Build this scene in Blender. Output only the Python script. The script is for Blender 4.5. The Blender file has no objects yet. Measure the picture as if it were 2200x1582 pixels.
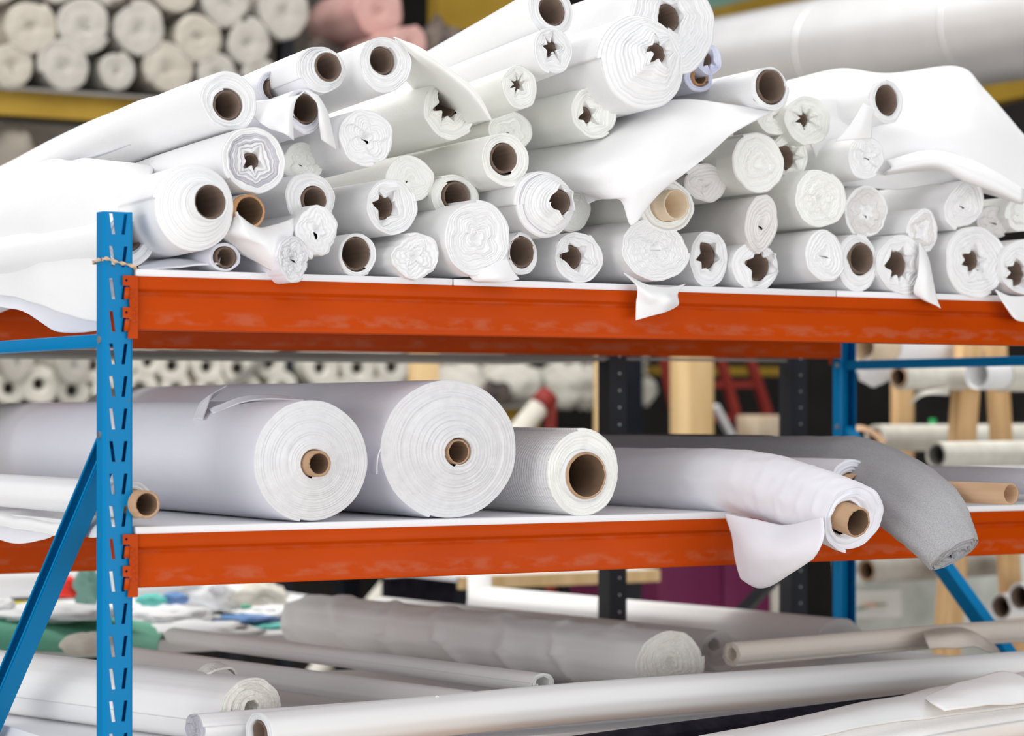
import bpy, bmesh, math, random
from mathutils import Vector, Matrix, noise

SC = bpy.context.scene
COL = SC.collection
# ---------------------------------------------------------------- camera, light, exposure
IMG_W, IMG_H, FOCAL = 2200.0, 1582.0, 5440.0
YAW = math.radians(30.9)
EYE = 1.5
CAM = Vector((-1.463, -3.669, EYE))
HORIZON = 885.0
FWD = Vector((math.sin(YAW), math.cos(YAW), 0.0))
RIGHT = Vector((math.cos(YAW), -math.sin(YAW), 0.0))
cd = bpy.data.cameras.new('camera')
cam = bpy.data.objects.new('camera', cd)
COL.objects.link(cam)
cam.location = CAM
cam.rotation_euler = (math.pi / 2, 0.0, -YAW)
cd.sensor_width = 36.0
cd.lens = 36.0 * FOCAL / IMG_W
cd.shift_y = (HORIZON - IMG_H / 2) / IMG_W
cd.clip_start, cd.clip_end = 0.05, 100.0
cd.dof.use_dof = True
cd.dof.focus_distance = 4.25
cd.dof.aperture_fstop = 3.5
SC.camera = cam

world = bpy.data.worlds.new('world')
SC.world = world
world.use_nodes = True
wb = world.node_tree.nodes['Background']
wb.inputs['Color'].default_value = (0.975, 0.975, 1.0, 1.0)
wb.inputs['Strength'].default_value = 0.72

def area_light(name, loc, target, sx, sy, power, color=(1, 1, 1)):
    ld = bpy.data.lights.new(name, 'AREA')
    ld.shape = 'RECTANGLE'
    ld.size, ld.size_y = sx, sy
    ld.energy = power
    ld.color = color
    o = bpy.data.objects.new(name, ld)
    COL.objects.link(o)
    o.location = loc
    o.rotation_euler = (Vector(target) - Vector(loc)).to_track_quat('-Z', 'Y').to_euler()
    return o

area_light('skylight', (-1.2, -2.6, 5.2), (0.9, 0.2, 1.5), 5.0, 3.0, 40, (1.0, 0.99, 0.97))
area_light('left_fill', (-5.6, -1.5, 1.35), (1.2, 0.5, 1.0), 4.5, 2.4, 153, (0.98, 0.98, 1.0))  # unseen fill lamp added at the left to brighten the shelves
area_light('front_fill', (1.8, -7.5, 1.15), (1.2, 0.5, 1.0), 7.0, 2.1, 235, (0.98, 0.99, 1.0))  # unseen low fill lamp added in front to brighten the roll ends
area_light('rear_fill', (1.3, 2.7, 5.4), (1.0, 2.3, 1.0), 7.0, 1.8, 310, (1.0, 0.98, 0.95))  # unseen overhead lamp added to brighten the goods behind the rack

SC.view_settings.view_transform = 'Standard'
SC.view_settings.look = 'None'
SC.view_settings.exposure = -0.1
SC.view_settings.gamma = 1.0
SC.view_settings.use_curve_mapping = False
try:
    SC.cycles.max_bounces = 7
    SC.cycles.diffuse_bounces = 6
    SC.cycles.glossy_bounces = 2
    SC.cycles.transparent_max_bounces = 6
    SC.cycles.caustics_reflective = False
    SC.cycles.caustics_refractive = False
except Exception:
    pass

# ---------------------------------------------------------------- photograph pixel -> place
def ray(px, py):
    return FWD + RIGHT * ((px - IMG_W / 2) / FOCAL) + Vector((0, 0, 1)) * ((HORIZON - py) / FOCAL)

def at(px, py, Y):
    d = ray(px, py)
    return CAM + d * ((Y - CAM.y) / d.y)

def at_x(px, py, X):
    d = ray(px, py)
    return CAM + d * ((X - CAM.x) / d.x)

def scale_of(p):
    return FOCAL / (p - CAM).dot(FWD)

# ---------------------------------------------------------------- materials
def srgb(r, g, b):
    f = lambda c: ((c / 255.0 + 0.055) / 1.055) ** 2.4 if c > 10 else c / 255.0 / 12.92
    return (f(r), f(g), f(b), 1.0)

def mat(name, c1, c2=None, rough=0.8, scale=6.0, bump=None, metal=0.0, spec=0.3, sheen=0.0, stretch=None, detail=3.0, contrast=(0.35, 0.65)):
    m = bpy.data.materials.new(name)
    m.use_nodes = True
    nt = m.node_tree
    b = nt.nodes['Principled BSDF']
    b.inputs['Roughness'].default_value = rough
    b.inputs['Metallic'].default_value = metal
    b.inputs['Specular IOR Level'].default_value = spec
    if sheen:
        b.inputs['Sheen Weight'].default_value = sheen
    tc = nt.nodes.new('ShaderNodeTexCoord')
    src = tc.outputs['Object']
    if stretch:
        mp = nt.nodes.new('ShaderNodeMapping')
        mp.inputs['Scale'].default_value = stretch
        nt.links.new(src, mp.inputs['Vector'])
        src = mp.outputs['Vector']
    if c2 is None:
        b.inputs['Base Color'].default_value = c1
    else:
        n = nt.nodes.new('ShaderNodeTexNoise')
        n.inputs['Scale'].default_value = scale
        n.inputs['Detail'].default_value = detail
        r = nt.nodes.new('ShaderNodeValToRGB')
        r.color_ramp.elements[0].position, r.color_ramp.elements[1].position = contrast
        r.color_ramp.elements[0].color, r.color_ramp.elements[1].color = c1, c2
        nt.links.new(src, n.inputs['Vector'])
        nt.links.new(n.outputs['Fac'], r.inputs['Fac'])
        nt.links.new(r.outputs['Color'], b.inputs['Base Color'])
    prev = None
    for (bs, dist, strength) in (bump or []):
        n = nt.nodes.new('ShaderNodeTexNoise')
        n.inputs['Scale'].default_value = bs
        n.inputs['Detail'].default_value = 2.0
        nt.links.new(src, n.inputs['Vector'])
        bp = nt.nodes.new('ShaderNodeBump')
        bp.inputs['Distance'].default_value = dist
        bp.inputs['Strength'].default_value = strength
        nt.links.new(n.outputs['Fac'], bp.inputs['Height'])
        if prev:
            nt.links.new(prev.outputs['Normal'], bp.inputs['Normal'])
        prev = bp
    if prev:
        nt.links.new(prev.outputs['Normal'], b.inputs['Normal'])
    return m

M = {}
FB = [(300.0, 0.0010, 0.35), (28.0, 0.006, 0.22)]
M['white'] = mat('white_fleece', (0.86, 0.86, 0.865, 1), (0.89, 0.89, 0.89, 1), 0.95, 3.0, FB, spec=0.1)
M['cream_white'] = mat('warm_white_fleece', (0.87, 0.875, 0.835, 1), (0.89, 0.89, 0.86, 1), 0.95, 3.0, FB, spec=0.1)
M['cool_white'] = mat('cool_white_cotton', (0.83, 0.83, 0.89, 1), (0.87, 0.87, 0.91, 1), 0.9, 3.0, [(26.0, 0.006, 0.25)], spec=0.1)
M['lilac_white'] = mat('bluish_white_fleece', (0.72, 0.74, 0.88, 1), (0.8, 0.82, 0.92, 1), 0.95, 12.0, FB, spec=0.1)
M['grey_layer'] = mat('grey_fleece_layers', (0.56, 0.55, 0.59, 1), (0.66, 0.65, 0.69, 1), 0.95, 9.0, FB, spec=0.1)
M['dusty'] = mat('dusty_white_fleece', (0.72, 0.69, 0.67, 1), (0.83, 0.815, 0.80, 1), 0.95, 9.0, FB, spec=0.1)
M['terry'] = mat('white_terry', (0.71, 0.71, 0.72, 1), (0.76, 0.76, 0.77, 1), 0.95, 60.0, [(420.0, 0.0012, 0.35), (40.0, 0.004, 0.25)], spec=0.08)
M['fleecy_cream'] = mat('fleecy_cream', (0.80, 0.78, 0.72, 1), (0.87, 0.86, 0.81, 1), 0.95, 40.0, [(160.0, 0.004, 0.8)], spec=0.08)
M['paper_white'] = mat('smooth_white_sheet', (0.79, 0.80, 0.80, 1), (0.82, 0.83, 0.83, 1), 0.7, 2.0, [(10.0, 0.004, 0.12)], spec=0.25)
M['grey_white'] = mat('greyish_white_cloth', (0.85, 0.845, 0.835, 1), (0.88, 0.875, 0.865, 1), 0.85, 4.0, [(14.0, 0.006, 0.2)], spec=0.15)
M['canvas'] = mat('cream_canvas', (0.88, 0.81, 0.72, 1), (0.90, 0.84, 0.76, 1), 0.9, 5.0, [(350.0, 0.0008, 0.3), (20.0, 0.005, 0.2)], spec=0.1)
M['jersey'] = mat('grey_marl_jersey', (0.33, 0.33, 0.345, 1), (0.44, 0.44, 0.455, 1), 0.95, 650.0, [(300.0, 0.001, 0.4), (18.0, 0.008, 0.25)], spec=0.08, detail=4.0, contrast=(0.38, 0.62))
M['shaded_jersey'] = mat('shaded_charcoal_jersey', (0.07, 0.066, 0.07, 1), (0.12, 0.115, 0.12, 1), 0.95, 60.0, [(200.0, 0.001, 0.4)], spec=0.08)  # dark cloth colour that also holds the shade behind the sagging roll
M['black_cloth'] = mat('black_navy_cloth', (0.012, 0.011, 0.018, 1), (0.022, 0.02, 0.03, 1), 0.9, 30.0, [(60.0, 0.003, 0.3)], spec=0.1)
M['card'] = mat('kraft_cardboard', srgb(176, 142, 112), srgb(196, 164, 134), 0.8, 14.0, [(90.0, 0.001, 0.3)], spec=0.2, stretch=(1, 0.3, 1))
M['card_grey'] = mat('grey_brown_cardboard', srgb(108, 91, 80), srgb(128, 110, 98), 0.85, 10.0, [(90.0, 0.001, 0.3)], spec=0.15)
M['card_orange'] = mat('orange_kraft_cardboard', srgb(186, 138, 98), srgb(200, 154, 114), 0.8, 14.0, spec=0.2)
M['card_pale'] = mat('pale_cardboard', srgb(214, 194, 166), srgb(224, 206, 182), 0.8, 14.0, spec=0.2)
M['pvc'] = mat('white_plastic_tube', (0.78, 0.78, 0.78, 1), None, 0.4, spec=0.4)
M['board'] = mat('white_melamine', (0.80, 0.80, 0.82, 1), (0.84, 0.84, 0.86, 1), 0.45, 3.0, spec=0.35)
M['gap'] = mat('shaded_beige_cloth', srgb(140, 133, 122), srgb(154, 147, 137), 0.9, 4.0)  # tone of the shaded gaps between far rolls, as plain colour
M['grey_board'] = mat('grey_board', (0.20, 0.19, 0.17, 1), (0.25, 0.24, 0.22, 1), 0.8, 5.0)
M['blue'] = mat('blue_paint', (0.0, 0.200, 0.46, 1), (0.10, 0.13, 0.16, 1), 0.36, 55.0, [(60.0, 0.0008, 0.08)], spec=0.10, contrast=(0.735, 0.75))
M['navy'] = mat('dark_navy_paint', (0.008, 0.010, 0.016, 1), (0.014, 0.017, 0.026, 1), 0.45, 8.0, spec=0.4)
M['ochre'] = mat('ochre_paint', srgb(150, 120, 34), srgb(168, 136, 48), 0.6, 4.0)
M['wood'] = mat('planed_softwood', srgb(196, 156, 108), srgb(220, 184, 136), 0.7, 7.0, [(60.0, 0.002, 0.2)], stretch=(6, 6, 0.5))
M['wood_pale'] = mat('pale_timber', srgb(210, 178, 126), srgb(224, 194, 146), 0.7, 5.0, stretch=(6, 6, 0.5))
M['maroon'] = mat('maroon_panel', srgb(92, 24, 62), srgb(104, 30, 70), 0.6, 4.0)
M['red_paint'] = mat('red_paint', srgb(196, 44, 30), srgb(206, 56, 40), 0.5, 8.0)
M['red_dull'] = mat('dull_red_paint', srgb(128, 42, 36), srgb(140, 50, 42), 0.6, 8.0)
M['card_shaded'] = mat('shaded_tube_inside', srgb(108, 86, 68), srgb(122, 99, 80), 0.9, 14.0, spec=0.1)  # darker copy of the kraft card: shade inside the tubes as colour
M['red_vivid'] = mat('bright_red_cloth', srgb(226, 50, 36), srgb(236, 66, 50), 0.8, 8.0)
M['steel'] = mat('galvanised_duct', (0.88, 0.875, 0.87, 1), (0.93, 0.925, 0.92, 1), 0.34, 5.0, metal=0.5, spec=0.5)
M['green'] = mat('green_cloth', srgb(86, 158, 130), srgb(120, 182, 158), 0.8, 5.0, [(18.0, 0.01, 0.3)])
M['teal'] = mat('teal_print_cloth', srgb(96, 190, 180), srgb(110, 200, 190), 0.8, 5.0)
M['blue_print'] = mat('blue_print_cloth', srgb(78, 130, 178), srgb(120, 150, 200), 0.8, 9.0)
M['yellow'] = mat('yellow_plastic', srgb(226, 208, 60), srgb(232, 216, 84), 0.6, 8.0)
M['scrap'] = mat('printed_white_scrap', (0.82, 0.83, 0.84, 1), (0.86, 0.87, 0.87, 1), 0.8, 9.0, [(20.0, 0.01, 0.3)])
M['wrap'] = mat('plastic_wrapped_cloth', srgb(164, 160, 152), srgb(182, 178, 170), 0.6, 16.0, [(16.0, 0.02, 0.35)], spec=0.35)
M['wrap_warm'] = mat('plastic_wrapped_ecru_cloth', srgb(166, 159, 146), srgb(182, 176, 164), 0.6, 14.0, [(16.0, 0.02, 0.35)], spec=0.35)
M['ecru'] = mat('ecru_cloth', srgb(206, 202, 190), srgb(220, 217, 206), 0.85, 20.0, [(20.0, 0.01, 0.3)], spec=0.15)
M['pink'] = mat('pink_cloth', srgb(184, 140, 134), srgb(196, 158, 150), 0.85, 8.0)
M['dark_bale'] = mat('dark_mottled_cloth', srgb(52, 46, 50), srgb(120, 108, 98), 0.9, 16.0)
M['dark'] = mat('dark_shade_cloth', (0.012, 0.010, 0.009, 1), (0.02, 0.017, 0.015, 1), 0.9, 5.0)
M['hole'] = mat('core_hollow_shade', (0.13, 0.12, 0.105, 1), None, 0.95)  # shade inside the far cores put into the colour
M['wallpaint'] = mat('dim_wall_paint', srgb(112, 104, 94), srgb(122, 114, 104), 0.9, 1.5)
M['concrete'] = mat('concrete_floor', srgb(196, 193, 188), srgb(208, 205, 200), 0.7, 3.0, [(30.0, 0.003, 0.2)])
M['greyplastic'] = mat('grey_green_plastic_sheet', srgb(170, 174, 166), srgb(206, 208, 202), 0.4, 5.0, [(8.0, 0.03, 0.3)], spec=0.4)
M['teal_dark'] = mat('sea_green_sheet', srgb(110, 150, 138), srgb(126, 164, 152), 0.6, 5.0)
M['string'] = mat('beige_twine', srgb(206, 176, 146), srgb(220, 192, 164), 0.9, 90.0)
M['ink_grey'] = mat('grey_print', srgb(150, 162, 154), None, 0.8)
M['ink_orange'] = mat('orange_print', srgb(214, 176, 156), None, 0.8)
M['white_label'] = mat('white_paper', srgb(226, 226, 220), None, 0.6)
M['silver'] = mat('bare_metal', (0.6, 0.6, 0.6, 1), None, 0.35, metal=1.0)
M['green_bright'] = mat('bright_green_cap', srgb(60, 190, 110), None, 0.5)

# orange beam paint with dusty rubbed patches along its lower face
def orange_mat():
    m = mat('orange_paint', (0.44, 0.048, 0.0008, 1), (0.49, 0.056, 0.001, 1), 0.42, 4.0, [(50.0, 0.0008, 0.06)], spec=0.08)
    nt = m.node_tree
    b = nt.nodes['Principled BSDF']
    base = b.inputs['Base Color'].links[0].from_socket
    tc = nt.nodes.new('ShaderNodeTexCoord')
    sp = nt.nodes.new('ShaderNodeSeparateXYZ')
    nt.links.new(tc.outputs['Object'], sp.inputs[0])
    band = nt.nodes.new('ShaderNodeValToRGB')          # height within the beam (object origin at its top edge)
    mr = nt.nodes.new('ShaderNodeMapRange')
    mr.inputs['From Min'].default_value, mr.inputs['From Max'].default_value = -0.083, 0.0
    nt.links.new(sp.outputs['Z'], mr.inputs['Value'])
    e = band.color_ramp.elements
    e[0].position, e[0].color = 0.08, (0, 0, 0, 1)
    e[1].position, e[1].color = 0.14, (1, 1, 1, 1)
    for p, v in ((0.30, 0.9), (0.38, 0.0), (0.60, 0.0), (0.66, 0.5), (0.74, 0.0)):
        k = e.new(p)
        k.color = (v, v, v, 1)
    nt.links.new(mr.outputs['Result'], band.inputs['Fac'])
    n = nt.nodes.new('ShaderNodeTexNoise')
    n.inputs['Scale'].default_value = 42.0
    n.inputs['Detail'].default_value = 5.0
    mp = nt.nodes.new('ShaderNodeMapping')
    mp.inputs['Scale'].default_value = (0.45, 1, 1)
    nt.links.new(tc.outputs['Object'], mp.inputs['Vector'])
    nt.links.new(mp.outputs['Vector'], n.inputs['Vector'])
    rr = nt.nodes.new('ShaderNodeValToRGB')
    rr.color_ramp.elements[0].position, rr.color_ramp.elements[1].position = 0.44, 0.60
    nt.links.new(n.outputs['Fac'], rr.inputs['Fac'])
    mu = nt.nodes.new('ShaderNodeMath')
    mu.operation = 'MULTIPLY'
    nt.links.new(rr.outputs['Color'], mu.inputs[0])
    nt.links.new(band.outputs['Color'], mu.inputs[1])
    mu2 = nt.nodes.new('ShaderNodeMath')
    mu2.operation = 'MULTIPLY'
    mu2.inputs[1].default_value = 0.24
    nt.links.new(mu.outputs[0], mu2.inputs[0])
    mx = nt.nodes.new('ShaderNodeMix')
    mx.data_type = 'RGBA'
    nt.links.new(mu2.outputs[0], mx.inputs['Factor'])
    nt.links.new(base, mx.inputs['A'])
    mx.inputs['B'].default_value = srgb(176, 128, 104)
    nt.links.new(mx.outputs['Result'], b.inputs['Base Color'])
    return m
M['orange'] = orange_mat()

# waffle weave: a grid of small pits along and round the roll
def waffle_mat():
    m = mat('waffle_weave', (0.85, 0.85, 0.845, 1), (0.88, 0.88, 0.875, 1), 0.95, 5.0, spec=0.1)
    nt = m.node_tree
    b = nt.nodes['Principled BSDF']
    uv = nt.nodes.new('ShaderNodeTexCoord')
    ck = nt.nodes.new('ShaderNodeTexVoronoi')
    ck.inputs['Scale'].default_value = 125.0
    ck.inputs['Randomness'].default_value = 0.15
    nt.links.new(uv.outputs['Object'], ck.inputs['Vector'])
    bp = nt.nodes.new('ShaderNodeBump')
    bp.inputs['Distance'].default_value = 0.004
    bp.inputs['Strength'].default_value = 0.6
    nt.links.new(ck.outputs['Distance'], bp.inputs['Height'])
    nt.links.new(bp.outputs['Normal'], b.inputs['Normal'])
    return m
M['waffle'] = waffle_mat()

# ---------------------------------------------------------------- object helpers
def smooth_mesh(me):
    me.polygons.foreach_set('use_smooth', [True] * len(me.polygons))

def raw_obj(name, verts, faces, m, origin, parent=None, fmat=None, smooth=True, solid=0.0):
    me = bpy.data.meshes.new(name)
    o0 = Vector(origin)
    me.from_pydata([tuple(Vector(v) - o0) for v in verts], [], faces)
    mats = m if isinstance(m, (list, tuple)) else [m]
    for k in mats:
        me.materials.append(M[k] if isinstance(k, str) else k)
    if fmat:
        me.polygons.foreach_set('material_index', fmat)
    if smooth:
        smooth_mesh(me)
    me.update()
    o = bpy.data.objects.new(name, me)
    COL.objects.link(o)
    if parent is None:
        o.location = o0
    else:
        o.parent = parent
        o.location = o0 - parent.location
    if solid:
        s = o.modifiers.new('thickness', 'SOLIDIFY')
        s.thickness = solid
        s.offset = 0.0
    return o

def tag(o, label, cat, group=None, kind=None):
    o['label'] = label
    o['category'] = cat
    if group:
        o['group'] = group
    if kind:
        o['kind'] = kind
    return o

def empty(name, loc, label=None, cat=None, group=None):
    o = bpy.data.objects.new(name, None)
    o.empty_display_size = 0.05
    COL.objects.link(o)
    o.location = loc
    if label:
        tag(o, label, cat, group)
    return o

class MB:
    """collects boxes, tubes and prisms into one mesh"""
    def __init__(self):
        self.v, self.f = [], []
    def add(self, vs, fs):
        n = len(self.v)
        self.v += [Vector(x) for x in vs]
        self.f += [tuple(i + n for i in f) for f in fs]
        return self
    def box(self, a, b):
        (x0, y0, z0), (x1, y1, z1) = a, b
        vs = [(x0, y0, z0), (x1, y0, z0), (x1, y1, z0), (x0, y1, z0), (x0, y0, z1), (x1, y0, z1), (x1, y1, z1), (x0, y1, z1)]
        return self.add(vs, [(0, 3, 2, 1), (4, 5, 6, 7), (0, 1, 5, 4), (1, 2, 6, 5), (2, 3, 7, 6), (3, 0, 4, 7)])
    def prism(self, prof, a, b, u, v, closed=True, caps=True):
        """profile (list of (p,q)) swept from a to b with axes u, v"""
        a, b, u, v = Vector(a), Vector(b), Vector(u), Vector(v)
        n = len(prof)
        vs = [a + u * p + v * q for p, q in prof] + [b + u * p + v * q for p, q in prof]
        fs = [(i, (i + 1) % n, n + (i + 1) % n, n + i) for i in range(n if closed else n - 1)]
        if caps and closed:
            fs += [tuple(range(n - 1, -1, -1)), tuple(range(n, 2 * n))]
        return self.add(vs, fs)
    def bar(self, a, b, w, h, up=(0, 0, 1)):
        a, b = Vector(a), Vector(b)
        d = (b - a).normalized()
        u = d.cross(Vector(up)).normalized()
        v = u.cross(d)
        return self.prism([(-w / 2, -h / 2), (w / 2, -h / 2), (w / 2, h / 2), (-w / 2, h / 2)], a, b, u, v)
    def tube(self, pts, r, seg=10, caps=True):
        pts = [Vector(p) for p in pts]
        rs = r if isinstance(r, (list, tuple)) else [r] * len(pts)
        vs, fs = [], []
        for i, p in enumerate(pts):
            d = (pts[min(i + 1, len(pts) - 1)] - pts[max(i - 1, 0)]).normalized()
            ref = Vector((0, 0, 1)) if abs(d.z) < 0.9 else Vector((0, 1, 0))
            u = d.cross(ref).normalized()
            v = u.cross(d)
            for k in range(seg):
                t = 2 * math.pi * k / seg
                vs.append(p + (u * math.cos(t) + v * math.sin(t)) * rs[i])
        for i in range(len(pts) - 1):
            for k in range(seg):
                k2 = (k + 1) % seg
                fs.append((i * seg + k, i * seg + k2, (i + 1) * seg + k2, (i + 1) * seg + k))
        if caps:
            fs.append(tuple(range(seg - 1, -1, -1)))
            fs.append(tuple((len(pts) - 1) * seg + k for k in range(seg)))
        return self.add(vs, fs)
    def build(self, name, m, parent=None, origin=None, smooth=False, bevel=0.0, solid=0.0):
        if origin is None:
            if parent is not None:
                origin = parent.location
            else:
                xs = self.v
                origin = (sum(p.x for p in xs) / len(xs), sum(p.y for p in xs) / len(xs), min(p.z for p in xs))
        o = raw_obj(name, self.v, self.f, m, origin, parent, None, smooth, solid)
        if bevel:
            b = o.modifiers.new('bevel', 'BEVEL')
            b.width, b.segments, b.limit_method = bevel, 2, 'ANGLE'
            for p in o.data.polygons:
                p.use_smooth = True
        return o

def catmull(p, t):
    """Catmull-Rom through the list p at parameter t in 0..len-1"""
    n = len(p) - 1
    i = min(int(t), n - 1)
    f = t - i
    p0, p1, p2, p3 = p[max(i - 1, 0)], p[i], p[i + 1], p[min(i + 2, n)]
    return 0.5 * ((2 * p1) + (p2 - p0) * f + (2 * p0 - 5 * p1 + 4 * p2 - p3) * f * f + (3 * p1 - p0 - 3 * p2 + p3) * f ** 3)

def sheet(name, rows, m, parent=None, res=7, thick=0.003, crinkle=0.002, seed=0, freq=14.0, ragged=0.0):
    """a cloth surface through a grid of points, each (px, py, Y) in the photograph's frame or a Vector"""
    g = [[q if isinstance(q, Vector) else at(*q) for q in r] for r in rows]
    nr, nc = len(g), len(g[0])
    R, C = (nr - 1) * res + 1, (nc - 1) * res + 1
    cols = []
    for r in g:
        cols.append([catmull(r, c / res) for c in range(C)])
    vs = []
    for i in range(R):
        for c in range(C):
            p = catmull([cols[k][c] for k in range(nr)], i / res)
            nz = noise.noise_vector(p * freq + Vector((seed * 7.1, seed * 3.3, 0)))
            vs.append(p + nz * crinkle)
    if ragged:
        rnd = random.Random(seed)
        for c in range(C):
            vs[(R - 1) * C + c] += Vector((rnd.uniform(-1, 1), 0, rnd.uniform(-1, 1))) * ragged
    fs = [(i * C + c, i * C + c + 1, (i + 1) * C + c + 1, (i + 1) * C + c) for i in range(R - 1) for c in range(C - 1)]
    xs = vs
    origin = parent.location if parent else Vector((sum(p.x for p in xs) / len(xs), sum(p.y for p in xs) / len(xs), min(p.z for p in xs)))
    return raw_obj(name, vs, fs, m, origin, parent, None, True, thick)

def pipe_mesh(P, D, U, V, r_out, wall, L, seg=40, jag=0.0, seed=0, s0=0.0):
    """hollow tube from P along D"""
    rnd = random.Random(seed)
    vs, fs = [], []
    secs = [(r_out, s0), (r_out, L), (r_out - wall, L), (r_out - wall, s0 + 0.3 * (L - s0)), (r_out - wall, s0)]
    jr = [rnd.uniform(-1, 1) * jag for _ in range(seg)]
    for q, (r, s) in enumerate(secs):
        for k in range(seg):
            t = 2 * math.pi * k / seg
            ss = s + (jr[k] if abs(s - s0) < 1e-6 else 0.0)
            vs.append(P + (U * math.cos(t) + V * math.sin(t)) * r + D * ss)
    n = len(secs)
    for q in range(n):
        for k in range(seg):
            a, b = q * seg + k, q * seg + (k + 1) % seg
            c, d = ((q + 1) % n) * seg + (k + 1) % seg, ((q + 1) % n) * seg + k
            fs.append((a, b, c, d))
    return vs, fs

ROLL_COUNT = [0]
def roll(label, cx, cy, Y, ry, rx=None, kind='tube', hole=None, hc=None, nl=8, prot=0.0, dome=0.0, tilt=0.0, yaw=0.0,
         slope=0.0, length=1.35, droop=0.0, m='white', face=None, core='card_grey', band=None, seed=None, spine=None, lobes=None,
         amp=None, ripple=0.0, gd=0.0035, tel=0.0025, rough=0.04, recess=0.014, group='rolls in the white pile', name='fabric_roll',
         seg=96, wall=0.003, body_waves=0.0, close=False, cat='fabric roll', sleeve=None, flare=0.0, swirl=0.8, cavity=True, fuzz=0.0, sub=4, seam=None, folds=0.0, foldk=(38.0, 2)):
    """One roll of cloth. (cx, cy) is the middle of its end in the photograph, Y its distance; ry, rx the half height and width of the end there;
    hole the half height of the core's opening, hc the opening's own middle."""
    ROLL_COUNT[0] += 1
    seed = ROLL_COUNT[0] if seed is None else seed
    rnd = random.Random(seed * 13 + 5)
    if spine is None:
        P = at(cx, cy, Y)
        y = math.radians(yaw)
        pts = None
        D = Vector((-math.sin(y), math.cos(y), slope)).normalized()
    else:
        pts = [q[0] if isinstance(q[0], Vector) else at(*q[0]) for q in spine]
        rad = [q[1] for q in spine]
        P = pts[0]
        D = (catmull(pts, 0.02) - pts[0]).normalized()
    sc_ = scale_of(P)
    R = ry / sc_
    gd = gd * 0.75 if kind == 'fold' else gd
    tel = tel * 0.6 if kind == 'fold' else tel
    def frame(d):
        u = d.cross(Vector((0, 0, 1))).normalized()
        return u, u.cross(d)
    U, V = frame(D)
    view = (P - CAM).normalized()
    foreshort = max(0.55, abs(view.dot(D)))
    RX = R if rx is None else min(1.35 * R, max(0.36 * R, rx / (sc_ * foreshort)))
    rc = (hole / sc_) if hole else 0.12 * R
    if hc:
        off = (at(hc[0], hc[1], P.y) - P)
        hx, hz = off.dot(U) / RX, off.dot(V) / R
    else:
        hx, hz = rnd.uniform(-.04, .04), rnd.uniform(-.04, .04)
    rin = rc / R
    lobes = lobes or (rnd.choice([5, 6, 6, 7]) if kind == 'star' else rnd.choice([3, 4, 4, 5]))
    amp = amp if amp is not None else {'tube': 0.0, 'star': 0.55, 'fold': 0.42}[kind]
    ph = [rnd.uniform(0, 6.28) for _ in range(6)]
    th0 = rnd.uniform(0, 6.28) if seam is None else seam
    ct, st = math.cos(math.radians(tilt)), math.sin(math.radians(tilt))
    outk = [rnd.uniform(-1, 1) for _ in range(4)]
    def outline(t):
        return 1 + rough * (outk[0] * math.sin(2 * t + ph[1]) + 0.7 * outk[1] * math.sin(3 * t + ph[2]) + 0.5 * outk[2] * math.sin(5 * t + ph[3]) + 0.25 * math.sin(9 * t + ph[4]))
    def rho(th, t):
        if kind == 'fold':
            w = th + swirl * (1 - t)
            q = lobes * (w + 0.22 * math.sin(w + ph[0]) + 0.12 * math.sin(2 * w + ph[1])) + ph[2]
            k = rin + (1 - rin) * t
            k += amp * t * (1 - t) ** 1.25 * (math.cos(q) - 0.25 * math.cos(2 * q + ph[3]))
            k += (0.05 + ripple) * t * (1 - t) * math.sin((11 + lobes) * th + 5 * t + ph[4])
        else:
            q = lobes * (th + 0.25 * math.sin(th + ph[0]) + 0.12 * math.sin(2 * th + ph[1])) + ph[2]
            sh = (2.0 * abs(math.sin(q / 2)) - 1.2) * (0.75 + 0.25 * math.sin(2 * th + ph[3]))
            wv = -amp * rin * sh * (0 if kind == 'tube' else 1)
            k = rin + (1 - rin) * t + wv * (1 - t) ** 1.4
            k += ripple * t * (1 - t) * math.sin((2 * lobes + 3) * th + ph[4])
        return k * (1 + (outline(th) - 1) * t)
    subs = {4: ((0.05, -0.35), (0.45, 0.0), (0.75, -0.35), (0.92, -1.0)), 2: ((0.3, 0.0), (0.85, -1.0))}[sub]
    J = sub * nl
    tot = nl + subs[0][0] + 1.0
    Mseg = seg
    vs, fs, fm = [], [], []
    def face_pt(j, i):
        th = th0 + 2 * math.pi * i / Mseg
        lc = (j // sub) + subs[j % sub][0] + i / Mseg
        t = min(1.0, lc / tot)
        k = rho(th, t)
        x, z = k * math.cos(th) * RX, k * math.sin(th) * R
        x, z = x * ct - z * st, x * st + z * ct
        x += hx * RX * (1 - t)
        z += hz * R * (1 - t)
        w = subs[j % sub][1] * gd * (0.7 + 0.6 * noise.noise(Vector((lc * 1.3, th, seed)))) + dome * (1 - t)
        w += tel * 2.2 * noise.noise(Vector((lc * 1.7, seed * 3.1, 0.3))) * min(1, 4 * (1 - t)) + 0.6 * tel * noise.noise(Vector((math.cos(th) * 2, math.sin(th) * 2 + lc * .25, seed)))
        if fuzz:
            w += fuzz * noise.noise(Vector((x * 260, z * 260, seed)))
            x += fuzz * noise.noise(Vector((x * 300, z * 300, seed + 9.0)))
        return P + U * x + V * z - D * w
    rows = J + 1
    for j in range(rows):
        for i in range(Mseg):
            vs.append(face_pt(j, i))
    ext = len(vs)
    for q in range(sub + 1):           # where the strip j ends after one turn beyond the last stored row
        j = rows - sub + q if False else J + 1 - sub + q
        if j <= J:
            vs.append(face_pt(j, Mseg))
    def idx(j, i):
        if i < Mseg:
            return j * Mseg + i
        return idx(j + sub, 0) if j + sub <= J else ext + (j - (J + 1 - sub))
    def band_of(j):
        if band:
            t = j / J
            for (a, b_, k) in band:
                if a <= t < b_:
                    return k
        return 1 if face else 0
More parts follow.
